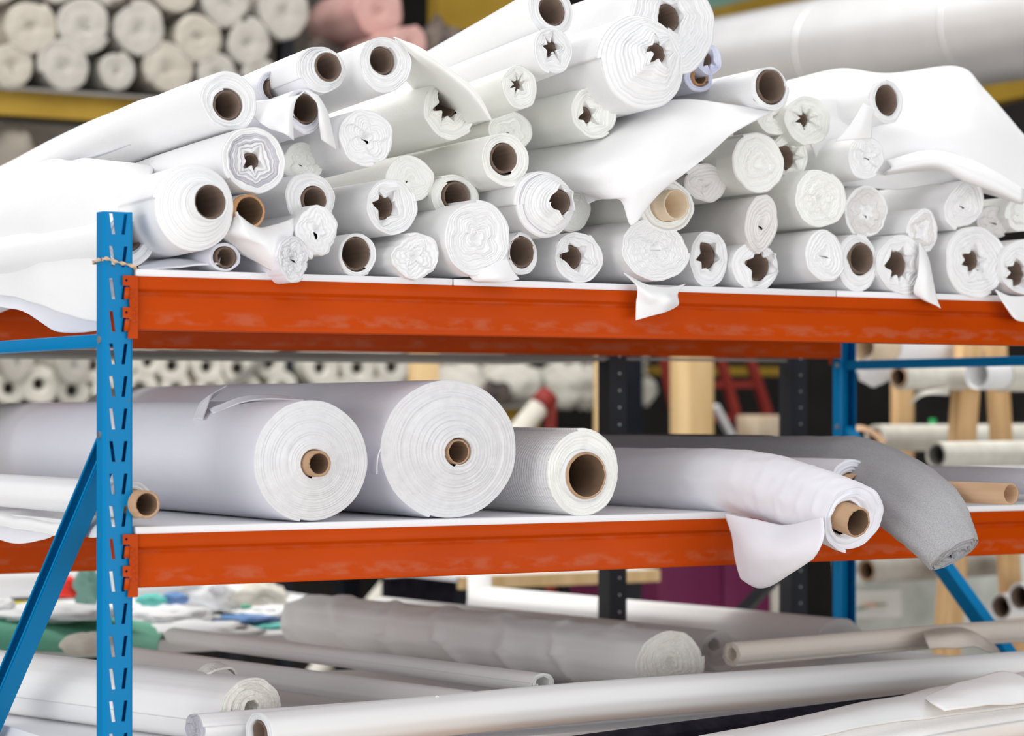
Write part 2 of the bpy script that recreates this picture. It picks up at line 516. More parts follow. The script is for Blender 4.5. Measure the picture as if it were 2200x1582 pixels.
    for j in range(J):
        b_ = band_of(j)
        for i in range(Mseg):
            fs.append((idx(j, i), idx(j + 1, i), idx(j + 1, i + 1), idx(j, i + 1)))
            fm.append(b_)
    # body
    if pts is None:
        S = [0.002, 0.008, 0.02, 0.05, 0.1, 0.18, 0.3, 0.45, 0.6, 0.78, 0.95, 1.12, length]
        S = [s for s in S if s <= length]
        if folds:
            S = S[:5] + [0.1 + (length - 0.1) * k / 110.0 for k in range(1, 111)]
        Lsp = length
    else:
        nn = len(pts) - 1
        T = [0.01, 0.04] + [k * nn / (10.0 * nn) for k in range(1, 10 * nn + 1)]
        T = [0.008, 0.03, 0.08, 0.16] + [0.25 + k * (nn - 0.25) / (8 * nn) for k in range(8 * nn + 1)]
        S = T if not folds else T[:4] + [0.2 + k * (nn - 0.2) / (24 * nn) for k in range(24 * nn + 1)]
    def centre(s):
        if pts is None:
            return P + D * s - Vector((0, 0, droop * (s / length) ** 2)), D, 1.0, 1.0
        n_ = len(pts) - 1
        c = catmull(pts, s)
        d = (catmull(pts, min(s + 0.03, n_)) - catmull(pts, max(s - 0.03, 0))).normalized()
        i = min(int(s), n_ - 1)
        f = s - i
        a, b = rad[i], rad[i + 1]
        a = a if isinstance(a, tuple) else (a, a)
        b = b if isinstance(b, tuple) else (b, b)
        return c, d, a[0] * (1 - f) + b[0] * f, a[1] * (1 - f) + b[1] * f
    base = []
    ring0 = [idx(J, i) for i in range(Mseg + 1)]
    loc = []
    for i in range(Mseg + 1):
        d_ = vs[ring0[i]] - P
        loc.append((d_.dot(U), d_.dot(V)))
    prev = ring0
    uvrow = []
    for s in S:
        c, d, ku, kv = centre(s)
        u, v = frame(d)
        cur = []
        sl = s if pts is None else s * 0.35
        g = 1.0 + flare * math.exp(-sl * 25)
        for i in range(Mseg + 1):
            x, z = loc[i]
            th = math.atan2(z, x)
            nz = 1 + min(1.0, sl * 12) * (0.02 * noise.noise(Vector((math.cos(th) * 1.2, math.sin(th) * 1.2, sl * 3 + seed * 2.7)))
                                           + folds * max(0.0, math.sin(sl * foldk[0] + foldk[1] * th + 2.5 * noise.noise(Vector((sl * 4, th, seed))))) ** 5
                                           + body_waves * noise.noise(Vector((math.cos(th) * 2.2 + sl * 9, math.sin(th) * 2.2, sl * 14 + seed))))
            cur.append(len(vs))
            vs.append(c + u * (x * g * ku * nz) + v * (z * g * kv * nz))
        for i in range(Mseg):
            fs.append((prev[i], cur[i], cur[i + 1], prev[i + 1]))
            fm.append(0)
        fs.append((prev[Mseg], cur[Mseg], cur[0], prev[0]))
        fm.append(0)
        prev = cur
    c, d, ku, kv = centre(S[-1])
    vs.append(c)
    for i in range(Mseg):
        fs.append((prev[i], len(vs) - 1, prev[i + 1]))
        fm.append(0)
    # inner wall of the opening, easing from the crumpled rim to the core
    hcen = U * (hx * RX) + V * (hz * R)
    tube_r = rc if kind != 'star' else rc * 1.0
    has_tube = kind in ('tube', 'star') and core
    if kind == 'fold':
        vs.append(P + U * (hx * RX) + V * (hz * R) + D * (0.02 - dome))
        cap = len(vs) - 1
        for i in range(Mseg):
            fs.append((idx(0, i), idx(0, i + 1), cap))
            fm.append(1 if face else 0)
    elif cavity:
        prev = [idx(0, i) for i in range(Mseg + 1)]
        for s, f in (((0.005, 0.0), (0.009, 0.5), (recess, 1.0), (recess + 0.004, 1.0)) if kind == 'star' and core else ((0.005, 0.0), (0.02, 0.35), (0.03, 1.0), (0.30, 1.0))):
            cur = []
            for i in range(Mseg + 1):
                p0 = vs[idx(0, i)] - P - hcen
                x, z = p0.dot(U), p0.dot(V)
                r0 = math.hypot(x, z) or 1e-6
                k = (1 - f) + f * (tube_r * 1.04 / r0)
                cur.append(len(vs))
                vs.append(P + hcen + U * (x * k) + V * (z * k) + D * (s - dome))
            for i in range(Mseg):
                fs.append((prev[i], prev[i + 1], cur[i + 1], cur[i]))
                fm.append(1 if face else 0)
            prev = cur
    mats = [m] + ([face] if face else [m]) + ([k for k in ('grey_layer', 'dusty')] if band else [])
    if has_tube or sleeve:
        root = empty(name, P - V * R, label, cat, group)
        body = raw_obj('wound_fabric', vs, fs, mats, root.location, root, fm)
        body['kind_note'] = 'cloth'
        del body['kind_note']
        if has_tube:
            s0 = -prot - dome if kind == 'tube' else recess - dome
            Lc = min(0.35, length - 0.02) if pts is None else 0.14
            tv, tf = pipe_mesh(P + hcen, D, U, V, tube_r, wall, Lc, 40, 0.0012, seed, s0)
            raw_obj('cardboard_core', tv, tf, [core, 'card_shaded'] if core in ('card', 'card_orange') else [core], root.location, root, [1 if k // 40 in (2, 3) and core in ('card', 'card_orange') else 0 for k in range(len(tf))])
        if sleeve:
            sr, sp, sm = sleeve
            tv, tf = pipe_mesh(P + hcen, D, U, V, tube_r + sr, sr - 0.0003, 0.2, 40, 0.0006, seed, -sp - dome)
            raw_obj('core_wrap', tv, tf, sm, root.location, root)
        return root
    o = raw_obj(name, vs, fs, mats, P - V * R, None, fm)
    tag(o, label, cat, group)
    return o

# ---------------------------------------------------------------- the setting
def structure(o):
    o['kind'] = 'structure'
    return o
structure(MB().box((-9, -7, -0.05), (13, 11, 0.0)).build('floor', 'concrete'))
structure(MB().box((-9, 10.0, 0.0), (13, 10.15, 5.6)).build('wall_back', 'wallpaint'))

# ---------------------------------------------------------------- the blue and orange rack
def Z(py, s=1395.0):
    return EYE + (HORIZON - py) / s
RACK_TOP = Z(454)
PW = 0.048
BAY = 2.25
DEPTH = 1.13
rack = empty('storage_rack', (1.15, 0.55, 0.0), 'blue and orange steel storage rack holding the rolls of white cloth', 'rack')

def post(x0, y0, face):
    """slotted upright: a channel whose slotted web looks along -Y (face=1) or +Y (face=-1)"""
    bm = bmesh.new()
    pitch = 0.0502
    ztop = RACK_TOP
    z0 = ztop - 0.0029
    n = int(ztop / pitch)
    c = 0.004
    def Pt(x, z, y=0.0):
        return bm.verts.new((x0 + x, y0 + face * y, z))
    for k in range(n + 1):
        za = ztop if k == 0 else z0 - k * pitch + 0.009
        zb = max(z0 - (k + 1) * pitch + 0.009, 0.0)
        loops = [[Pt(c, za), Pt(PW - c, za), Pt(PW - c, zb), Pt(c, zb)]]
        zt = z0 - k * pitch
        h, w = 0.032, 0.0029
        if zt - h > zb:
            for (xt, xb) in ((0.0118, 0.0162), (0.0362, 0.0318)):
                loops.append([Pt(xt - w, zt), Pt(xt + w, zt), Pt(xb + w, zt - h), Pt(xb - w, zt - h)])
        es = []
        for lp in loops:
            es += [bm.edges.new((lp[i], lp[(i + 1) % 4])) for i in range(4)]
        bmesh.ops.triangle_fill(bm, use_beauty=True, use_dissolve=False, edges=es)
        # corners, flanges and lips
        prof = [(c, 0.0), (0.0012, 0.0012), (0.0, c), (0.0, 0.027), (0.010, 0.030), (0.010, 0.040)]
        for mirror in (0, 1):
            q = [((PW - x) if mirror else x, y) for x, y in prof]
            vv = [[Pt(x, z, y) for x, y in q] for z in (za, zb)]
            for i in range(len(q) - 1):
                bm.faces.new((vv[0][i], vv[0][i + 1], vv[1][i + 1], vv[1][i]))
    bmesh.ops.remove_doubles(bm, verts=bm.verts, dist=1e-5)
    bmesh.ops.recalc_face_normals(bm, faces=bm.faces)
    me = bpy.data.meshes.new('upright_post')
    for v in bm.verts:
        v.co -= rack.location
    bm.to_mesh(me)
    bm.free()
    me.materials.append(M['blue'])
    o = bpy.data.objects.new('upright_post', me)
    COL.objects.link(o)
    o.parent = rack
    s = o.modifiers.new('thickness', 'SOLIDIFY')
    s.thickness = 0.0018
    s.offset = 0.0
    return o

for x0 in (0.0, BAY + 0.052):
    post(x0, 0.0, 1)
    post(x0, DEPTH, -1)

def connector(beam, xs, zt, y, flip, out):
    """end plate with two holed tabs and two bent lugs; xs is the beam's end, flip mirrors it, out is -1 for the front beam"""
    sx = -1 if flip else 1
    def X(a):
        return xs + sx * (a - 0.0535)
    o_ = [(.029, .0), (.0535, .0), (.0535, -.0975), (.037, -.0975), (.0382, -.0805), (.0392, -.0665), (.029, -.0655), (.029, -.049), (.0405, -.049),
          (.0392, -.034), (.0398, -.016), (.029, -.016)]
    bm = bmesh.new()
    loops = [[bm.verts.new((X(a), y, zt + b)) for a, b in o_]]
    for hz in (-.0075, -.057):
        loops.append([bm.verts.new((X(.0345 + .0022 * math.cos(t * math.pi / 5)), y, zt + hz + .0022 * math.sin(t * math.pi / 5))) for t in range(10)])
    es = []
    for lp in loops:
        es += [bm.edges.new((lp[i], lp[(i + 1) % len(lp)])) for i in range(len(lp))]
    bmesh.ops.triangle_fill(bm, use_beauty=True, use_dissolve=False, edges=es)
    bmesh.ops.recalc_face_normals(bm, faces=bm.faces)
    me = bpy.data.meshes.new('beam_connector')
    for v in bm.verts:
        v.co -= rack.location + beam.location
    # lugs hooked into the slots
    bm.to_mesh(me)
    bm.free()
    me.materials.append(M['orange'])
    o = bpy.data.objects.new('beam_connector', me)
    COL.objects.link(o)
    o.parent = beam
    s = o.modifiers.new('thickness', 'SOLIDIFY')
    s.thickness = 0.004
    s.offset = 0.0
    b = o.modifiers.new('bevel', 'BEVEL')
    b.width, b.segments, b.limit_method = 0.0008, 2, 'ANGLE'
    for a in (-.0185, -.068):
        mb = MB()
        pr = [(0.0, 0.0), (0.002, 0.0026), (0.005, 0.0034), (0.0078, 0.0026), (0.0095, 0.0), (0.0078, -0.001), (0.002, -0.001)]
        mb.prism([(p, q) for p, q in pr], (X(.0315) if not flip else X(.0410), y + out * 0.0012, zt + a), (X(.0298) if not flip else X(.0393), y + out * 0.0012, zt + a - .0178), (1, 0, 0), (0, out, 0))
        lug = raw_obj('hook_lug', mb.v, mb.f, 'orange', rack.location + beam.location, beam, None, True)
        lug.location = (0, 0, 0)
    return o

def beam(zt, front):
    y = -0.006 if front else DEPTH + 0.006
    s = 1 if front else -1
    prof = [(0, 0), (0, -.0190), (.0012, -.0205), (.0062, -.0238), (.0075, -.0265), (.0066, -.0285), (.0042, -.0310), (.0036, -.0330), (.0030, -.050), (.0012, -.070),
            (.0002, -.0745), (0, -.077), (0, -.0815), (.0012, -.083), (.040, -.083), (.042, -.081), (.042, -.002), (.040, 0)]
    x0, x1 = 0.0515, BAY + 0.0505
    mb = MB().prism([(a * s, b) for a, b in prof], (x0, y, zt), (x1, y, zt), (0, 1, 0), (0, 0, 1))
    o = raw_obj('shelf_beam', mb.v, mb.f, 'orange', (x0, y, zt), rack, None, True)
    b = o.modifiers.new('bevel', 'BEVEL')
    b.width, b.segments, b.limit_method = 0.0006, 1, 'ANGLE'
    for (xs, flip) in ((0.0535, False), (BAY + 0.0485, True)):
        connector(o, xs, zt + 0.0005, y - s * 0.0005 + (0.0 if front else 0.0), flip, -s)
    return o

TOPZ, MIDZ = Z(592), Z(1150)
front_top = beam(TOPZ, True)
front_mid = beam(MIDZ, True)
beam(TOPZ, False)
beam(MIDZ - 0.045, False)
beam(EYE - 0.585, True)
beam(EYE - 0.585, False)

# raised maker's lettering pressed into the end plates
for bo, zt in ((front_top, TOPZ), (front_mid, MIDZ)):
    fc = bpy.data.curves.new('embossed_lettering', 'FONT')
    fc.body = 'DEXION'
    fc.size = 0.0135
    fc.extrude = 0.0006
    fc.align_x, fc.align_y = 'CENTER', 'CENTER'
    fc.space_character = 1.1
    fc.materials.append(M['orange'])
    tmp = bpy.data.objects.new('lettering_curve', fc)
    COL.objects.link(tmp)
    bpy.context.view_layer.update()
    me = bpy.data.meshes.new_from_object(tmp.evaluated_get(bpy.context.evaluated_depsgraph_get()))
    bpy.data.objects.remove(tmp)
    fo = bpy.data.objects.new('embossed_lettering', me)
    COL.objects.link(fo)
    fo.parent = bo
    fo.rotation_euler = (math.pi / 2, -math.pi / 2, 0)
    fo.location = Vector((0.0465, -0.0088, zt - 0.047)) - rack.location - bo.location

# frame braces: one level and one slanting channel in each end frame
def channel(a, b, w, d, up, m='blue', t=0.002):
    a, b = Vector(a), Vector(b)
    ax = (b - a).normalized()
    u = Vector(up)
    u = (u - ax * u.dot(ax)).normalized()
    v = Vector((1, 0, 0))
    prof = [(-w / 2, 0), (w / 2, 0), (w / 2, d), (w / 2 - 0.006, d), (w / 2 - 0.006, d - t), (w / 2 - t, d - t), (w / 2 - t, t), (-w / 2 + t, t), (-w / 2 + t, d - t), (-w / 2 + 0.006, d - t), (-w / 2 + 0.006, d), (-w / 2, d)]
    mb = MB().prism(prof, a, b, u, v)
    return mb.build('frame_brace', m, rack)
for x0, sgn in ((0.0, 1), (BAY + 0.052, 1)):
    MB().box((x0 + 0.008, 0.012, Z(745)), (x0 + 0.034, DEPTH - 0.012, Z(716))).build('frame_brace', 'blue', rack, bevel=0.002)
    zz = Z(950) - 0.0
    if sgn and x0 == 0.0:
        channel((x0 + 0.034, 0.02, zz), (x0 + 0.034, DEPTH - 0.03, zz - 0.965), 0.034, -0.030, (0, 1, 0.3))
    else:
        channel((x0 + 0.008, DEPTH - 0.02, zz), (x0 + 0.008, 0.03, zz - 0.93), 0.034, 0.030, (0, 1, 0.3))
    for (yy, z_) in ((0.014, Z(730)), (0.014, Z(935)), (DEPTH - 0.02, Z(730)), (DEPTH - 0.02, Z(935))):
        MB().tube([(x0 - 0.003, yy, z_), (x0 + 0.001, yy, z_)], 0.006, 8).build('brace_bolt', 'silver', rack)

# boards lying on the beams
def deck(x0, x1, zt, label, th=0.0115, dz=0.0, y0=-0.004):
    mb = MB()
    mb.v, mb.f = [], []
    mb.box((x0, y0, 0), (x1, DEPTH + 0.0, th))
    for i in (0, 1, 4, 5):
        mb.v[i].z += zt
    for i in (2, 3, 6, 7):
        mb.v[i].z += zt + dz
    return tag(mb.build('deck_board', 'board', bevel=0.001), label, 'shelf board', 'white boards of the rack')
deck(0.052, 0.615, TOPZ, 'white shelf board on the top orange beam, the one beside the slotted blue post')
deck(0.618, 1.42, TOPZ, 'white shelf board in the middle of the top orange beam')
deck(1.423, BAY + 0.05, TOPZ, 'white shelf board on the top beam, the one farthest from the slotted post')
deck(0.052, BAY + 0.05, MIDZ, 'white board of the middle shelf, under the three fat rolls')
deck(0.052, BAY + 0.05, EYE - 0.585, 'white board of the bottom shelf, under the long white rolls', th=0.036, dz=0.0)

# twine tied round the post
pts = []
loop = [(-0.004, -0.004), (0.0, -0.0075), (0.012, -0.0045), (0.024, -0.0045), (0.036, -0.0045), (0.049, -0.006), (0.052, 0.0), (0.052, 0.02), (0.05, 0.042), (0.025, 0.046), (0.0, 0.042), (-0.004, 0.02), (-0.004, -0.004)]
zs = [558, 556, 560, 564, 567, 572, 575, 575, 570, 566, 562, 558, 558]
ctr = [Vector((x, y, Z(z))) for (x, y), z in zip(loop, zs)]
vs, fs = [], []
K = 120
for i in range(K):
    p = catmull(ctr, i * 12 / (K - 1))
    d = (catmull(ctr, min(i * 12 / (K - 1) + .05, 12)) - catmull(ctr, max(i * 12 / (K - 1) - .05, 0))).normalized()
    u = Vector((0, 0, 1))
    v = d.cross(u).normalized()
    tw = i * 0.28
    w, h = 0.0032, 0.0012
    for k in range(8):
        t = k * math.pi / 4
        a, b = w * math.cos(t), h * math.sin(t)
        vs.append(p + u * (a * math.cos(tw) - b * math.sin(tw)) + v * (a * math.sin(tw) + b * math.cos(tw)))
    if i:
        for k in range(8):
            fs.append(((i - 1) * 8 + k, (i - 1) * 8 + (k + 1) % 8, i * 8 + (k + 1) % 8, i * 8 + k))
tag(raw_obj('twine', vs, fs, 'string', ctr[0]), 'beige twisted twine tied around the blue post', 'twine')

# ---------------------------------------------------------------- the pile of rolls on the top shelf
G = 'rolls in the white pile'
def R_(label, cx, cy, Y, ry, rx, kind, **k):
    return roll(label, cx, cy, Y, ry, rx, kind, **k)

R_('white roll with a large round brown core above the grey-layered star roll', 493, 217, 0.02, 64, 60, 'tube', hole=32, hc=(488, 226), slope=-.015, droop=.15, m='white', length=1.4)
R_('white roll whose half-hidden brown core peeps out behind the hooded core', 603, 192, 0.10, 42, 48, 'tube', hole=29, hc=(601, 190), slope=-.05, m='cool_white')
R_('white roll with a thin pale sleeve round its brown core, beside the sweeping-sheet roll', 690, 150, 0.0, 53, 50, 'tube', hole=31, hc=(702, 145), slope=-.06, prot=.006, sleeve=(.004, .004, 'paper_white'), droop=.05)
t4 = R_('small white roll whose brown core wears a pointed cloth hood', 655, 240, -.01, 50, 40, 'tube', hole=32, hc=(655, 234), slope=-.04, m='cool_white', nl=4)
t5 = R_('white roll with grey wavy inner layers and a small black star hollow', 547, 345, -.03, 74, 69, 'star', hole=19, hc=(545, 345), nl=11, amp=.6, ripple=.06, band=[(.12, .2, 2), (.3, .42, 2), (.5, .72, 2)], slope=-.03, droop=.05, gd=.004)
t6 = R_('white roll with a brown core whose outer layer sweeps down across its neighbours', 828, 138, -.02, 62, 56, 'tube', hole=30, hc=(825, 128), slope=-.06, prot=-.01)
R_('white roll with a big dark star hollow under the sweeping sheet', 968, 236, 0.05, 66, 56, 'star', hole=29, hc=(964, 222), nl=9, amp=.45, m='cream_white', slope=-.04)
R_('white roll with crinkled folds and no hollow, right of the hooded core', 789, 295, -.02, 63, 60, 'fold', nl=9, amp=.5, lobes=5, m='white', face='white', gd=.005, slope=-.03)
R_('white roll with an oval brown core, above the half-hidden core and clover swirl', 1088, 342, -.01, 60, 52, 'tube', hole=32, hc=(1082, 340), m='cream_white', nl=5, slope=-.02)
R_('ivory roll seen as a sliver behind the oval brown core', 1098, 282, 0.12, 46, 48, 'fold', nl=8, m='cream_white', slope=-.02)
R_('slim white roll with a tiny dark star, below the notched star near the top', 1117, 188, 0.0, 50, 37, 'star', hole=14, hc=(1113, 181), nl=8, amp=.75, m='cream_white', slope=-.07)
R_('slim white roll with a dark notched star just under the topmost core', 1190, 109, -.01, 55, 40, 'star', hole=18, hc=(1188, 101), nl=8, amp=.7, slope=-.08)
R_('big smooth white roll at the very top with a tall brown core', 1183, 22, 0.04, 58, 46, 'tube', hole=33, hc=(1187, 22), slope=-.16, prot=-.004, length=1.3)
R_('fattest roll of the pile, stepped outer turns around a small dark star', 1378, 137, -.04, 104, 92, 'star', hole=22, hc=(1391, 121), nl=11, amp=.6, dome=.04, gd=.005, ripple=.03, rough=.02, slope=-.05)
R_('large white roll at the upper right peak with a brown core and crumpled layers', 1447, 52, 0.06, 112, 92, 'star', hole=30, hc=(1443, 36), nl=13, amp=.25, ripple=.09, rough=.05, slope=-.05, gd=.005)
R_('small bluish roll tucked behind the upper right peak', 1524, 128, 0.09, 36, 27, 'star', hole=18, hc=(1522, 126), nl=4, amp=.5, m='lilac_white', slope=-.03)
R_('thin roll with an orange cardboard core almost hidden above the long hanging sheet', 1502, 168, 0.11, 30, 32, 'tube', hole=18, hc=(1504, 166), nl=3, m='lilac_white', core='card_orange')
R_('white roll with a small dark oval hollow, under the fattest roll', 1279, 240, 0.02, 58, 50, 'star', hole=18, hc=(1263, 246), nl=9, amp=.6, m='cream_white', slope=-.02)
R_('white roll with the widest brown core, lying above the long hanging sheet', 1655, 190, -.02, 49, 40, 'tube', hole=36, hc=(1655, 186), nl=3, prot=.002, slope=-.02, wall=.0035)
R_('crumpled white roll end squeezed under the wide brown core', 1668, 250, 0.05, 42, 50, 'fold', nl=7, amp=.5, m='cream_white', ripple=.05)
t20 = R_('roll with a tan tube sticking out under the long hanging sheet', 1432, 443, -.02, 58, 60, 'tube', hole=33, hc=(1428, 443), prot=.030, core='card_pale', nl=7, wall=.0035, m='cream_white', dome=.006, band=[(.55, .75, 3)])
R_('white roll with a tiny dark star and rippled layers, right of the crumpled end', 1737, 259, 0.03, 54, 50, 'star', hole=16, hc=(1731, 256), nl=11, amp=.6, ripple=.06, m='cream_white')
t23 = R_('white roll with an upright oval brown core in front of the heaped cloth', 1905, 218, 0.0, 48, 36, 'tube', hole=33, hc=(1904, 215), nl=4, prot=-.004, slope=-.03)
R_('roll with a dark ragged hollow half hidden behind the dusty beige-edged roll', 1697, 335, 0.06, 47, 42, 'star', hole=27, hc=(1692, 338), nl=6, amp=.35, m='cream_white')
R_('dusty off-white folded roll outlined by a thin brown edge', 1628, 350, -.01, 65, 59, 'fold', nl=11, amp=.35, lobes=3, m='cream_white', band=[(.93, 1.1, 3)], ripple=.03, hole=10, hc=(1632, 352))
R_('folded roll with curved layers right under the edge of the hanging sheet', 1520, 296, 0.08, 56, 56, 'fold', nl=8, amp=.3, m='cream_white')
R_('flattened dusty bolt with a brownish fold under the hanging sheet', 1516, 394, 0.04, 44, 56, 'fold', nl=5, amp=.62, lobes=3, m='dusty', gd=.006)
R_('slim roll with a puckered star-shaped centre below the oval core on the right', 1862, 337, -.01, 49, 40, 'fold', nl=8, amp=.52, lobes=5, m='white', gd=.005)
R_('round folded roll with fine wavy layers in the middle of the right half', 1763, 426, -.01, 65, 55, 'fold', nl=12, amp=.3, lobes=5, m='cream_white', ripple=.07, hole=7)
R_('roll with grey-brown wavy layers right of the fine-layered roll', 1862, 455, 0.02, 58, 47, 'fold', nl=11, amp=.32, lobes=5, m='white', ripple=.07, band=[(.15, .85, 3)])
R_('flattened folded roll with tucked centre beside the tan tube', 1638, 480, -.01, 66, 37, 'fold', nl=6, amp=.6, lobes=2, m='dusty', gd=.007, tilt=-8)
R_('slanted folded roll below the heaped cloth at the right', 2074, 440, -.01, 48, 58, 'fold', nl=7, amp=.5, lobes=3, tilt=38, gd=.006)
R_('small roll with dirty grey crinkled layers near the right edge', 1983, 498, 0.0, 50, 34, 'fold', nl=7, amp=.5, lobes=4, band=[(.3, .7, 3)], ripple=.06, gd=.006, tilt=-15)
R_('small folded roll behind the big star roll at the right edge', 2137, 476, 0.04, 38, 37, 'fold', nl=5, amp=.5, m='dusty', gd=.006)
R_('folded roll cut by the right edge of the photo, above the corner roll', 2196, 462, 0.02, 40, 36, 'fold', nl=6, amp=.5, m='cream_white', band=[(.4, .6, 3)])
R_('big wavy-layered roll with a small dark star at the right end of the shelf', 2099, 562, -.01, 78, 67, 'star', hole=22, hc=(2093, 559), nl=12, amp=.5, ripple=.06)
t37 = R_('white roll with a seven-pointed dark hollow, its pointed cloth end hanging over the beam', 1939, 570, -.01, 65, 55, 'star', hole=29, hc=(1932, 568), nl=8, amp=.33, lobes=8)
R_('roll with a brown tube between the slanted swirl roll and the hanging-point roll', 1842, 566, 0.0, 66, 43, 'tube', hole=33, hc=(1848, 556), nl=6, wall=.0035, prot=.003)
R_('slanted roll with a loose swirl end left of the brown tube on the right', 1774, 548, -.02, 57, 46, 'fold', nl=6, amp=.55, lobes=3, tilt=-30, gd=.007)
R_('roll with a dark ragged star on the shelf below the flattened folded roll', 1621, 572, 0.0, 54, 51, 'star', hole=31, hc=(1636, 571), nl=6, amp=.5, lobes=5)
R_('roll with a dark ragged hollow right of the three-lobed swirl roll', 1523, 557, 0.01, 61, 42, 'star', hole=29, hc=(1521, 549), nl=8, amp=.28)
t42 = R_('large roll with a three-lobed rippled swirl, its cloth hanging over the orange beam', 1408, 537, -.02, 67, 74, 'fold', nl=13, amp=.42, lobes=3, ripple=.10, gd=.005)
R_('white roll with a dark angular hollow, on the shelf left of the three-lobed swirl', 1244, 553, 0.0, 55, 53, 'star', hole=26, hc=(1235, 552), nl=8, amp=.42, ripple=.06, lobes=5)
R_('thin roll with a brown oval core on the shelf between two bigger rolls', 1122, 547, 0.0, 46, 34, 'tube', hole=33, hc=(1120, 542), nl=3)
R_('cone-shaped stepped roll with a dark notched hollow and a grey ring line', 1167, 440, -.02, 73, 63, 'star', hole=27, hc=(1187, 437), nl=12, amp=.3, dome=.035, gd=.004, rough=.015, band=[(.77, .81, 2)])
R_('roll mostly hidden behind the cone-shaped stepped roll', 1226, 447, 0.10, 56, 46, 'fold', nl=8, m='cream_white')
t47 = R_('large folded roll with a loose clover swirl, its corner drooping to the shelf', 1025, 512, -.03, 84, 72, 'fold', nl=12, amp=.38, lobes=4, gd=.005, tilt=20)
R_('roll with only the top half of its brown core showing, behind the clover swirl', 978, 425, 0.06, 52, 52, 'tube', hole=31, hc=(979, 422), nl=4, m='cream_white')
R_('white roll with a five-pointed dark star in the lower left of the pile', 843, 443, -.01, 62, 55, 'star', hole=26, hc=(828, 444), nl=9, amp=.45, lobes=5, ripple=.05)
R_('folded white roll with a thin dark slit behind the five-pointed star roll', 882, 386, 0.07, 52, 54, 'fold', nl=9, amp=.45, m='cream_white')
R_('white roll whose brown core is half covered by a crumpled roll below it', 667, 428, 0.02, 60, 53, 'tube', hole=29, hc=(675, 430), nl=8, m='white', gd=.003)
R_('ivory folded roll behind the grey-layered star roll', 652, 350, 0.09, 46, 44, 'fold', nl=8, m='cream_white')
t53 = R_('crumpled collapsed roll with wavy open folds, right of the small fuzzy roll', 683, 497, -.02, 62, 47, 'fold', nl=4, amp=.52, lobes=4, ripple=.06, gd=.006, rough=.06)
t54 = R_('small fuzzy-ended roll drooping over the edge of the top shelf', 632, 555, -.06, 50, 36, 'fold', nl=6, amp=.4, lobes=6, m='cool_white', face='terry', ripple=.08, gd=.005, rough=.05, fuzz=.0015)
R_('roll with a round brown core on the shelf right of the fuzzy-ended roll', 769, 548, 0.0, 49, 41, 'tube', hole=36, hc=(766, 545), nl=3, prot=-.004)
R_('heavily crumpled roll end on the shelf left of the clover swirl', 892, 551, -.02, 53, 54, 'fold', nl=5, amp=.65, lobes=4, gd=.008, rough=.06, ripple=.08)
R_('roll with an orange-brown cardboard tube jutting out beside the big white tube', 530, 455, -.015, 38, 36, 'tube', hole=36, hc=(526, 456), nl=2, prot=.018, core='card_orange', wall=.004, length=1.2)
R_('big smooth roll by the post with a white sleeve around its brown core', 416, 447, -.03, 96, 86, 'tube', hole=37, hc=(428, 440), nl=14, dome=.03, gd=.002, prot=.010, sleeve=(.003, .014, 'paper_white'), slope=-.03, droop=.08, tel=.001, rough=.012)
R_('roll half hidden by the blue post with a ragged dark hollow', 278, 515, 0.06, 60, 56, 'star', hole=30, hc=(284, 508), nl=5, amp=.25, m='white')
R_('thin roll with a small round core lying on the shelf beside the post', 483, 552, 0.0, 31, 34, 'tube', hole=23, hc=(485, 553), nl=3, m='cool_white', slope=0)
R_('corner roll at the right edge of the photo with a dark ragged hollow', 2200, 572, -.02, 62, 50, 'star', hole=26, hc=(2188, 588), nl=7, amp=.35)

# ---------------------------------------------------------------- loose cloth on the pile
sheet('loose_flap', [
    [(1110, 300, .30), (1300, 252, .16), (1450, 215, .08), (1560, 224, .03), (1662, 238, 0.0)],
    [(1112, 335, .24), (1280, 300, .05), (1420, 262, -.04), (1540, 258, -.05), (1640, 250, -.05)],
    [(1130, 372, .18), (1265, 360, -.02), (1400, 320, -.075), (1500, 305, -.085), (1572, 290, -.08)],
    [(1170, 395, .12), (1275, 405, -.02), (1370, 385, -.08), (1440, 362, -.09), (1520, 335, -.085)],
    [(1240, 405, .06), (1290, 425, -.02), (1345, 420, -.075), (1400, 400, -.09), (1470, 372, -.09)],
    [(1262, 438, .02), (1297, 427, -.01), (1335, 432, -.06), (1358, 486, -.07), (1408, 415, -.08)]],
    'white', t20, 9, 0.0025, 0.0012, 1, 9)
sheet('loose_flap', [
    [(845, 80, -.02), (850, 84, 0), (840, 95, .10)],
    [(905, 105, -.03), (890, 117, -.03), (858, 150, .12)],
    [(970, 150, -.045), (948, 158, -.03), (885, 185, .15)],
    [(1024, 198, -.05), (1002, 206, -.035), (910, 225, .20)],
    [(1056, 258, -.045), (1042, 260, -.03), (935, 275, .22)]],
    'cream_white', t6, 9, 0.0025, 0.001, 2, 9)
sheet('cloth_hood', [
    [(655, 194, -.04), (640, 205, -.04), (600, 212, .02), (550, 218, .06)],
    [(636, 215, -.045), (615, 232, -.045), (585, 245, 0), (545, 250, .05)],
    [(629, 250, -.045), (618, 262, -.05), (600, 270, -.03), (575, 275, 0)],
    [(631, 302, -.04), (622, 294, -.05), (612, 288, -.05), (600, 282, -.03)]],
    'white', t4, 7, 0.002, 0.0008, 3, 12)
sheet('cloth_hood', [
    [(655, 194, -.042), (666, 198, -.047), (682, 204, -.03)],
    [(681, 222, -.047), (691, 232, -.045), (702, 238, -.02)],
    [(685, 258, -.047), (700, 268, -.045), (712, 275, -.02)],
    [(690, 300, -.03), (705, 310, -.03), (722, 322, -.01)]],
    'white', t4, 7, 0.002, 0.0008, 4, 12)
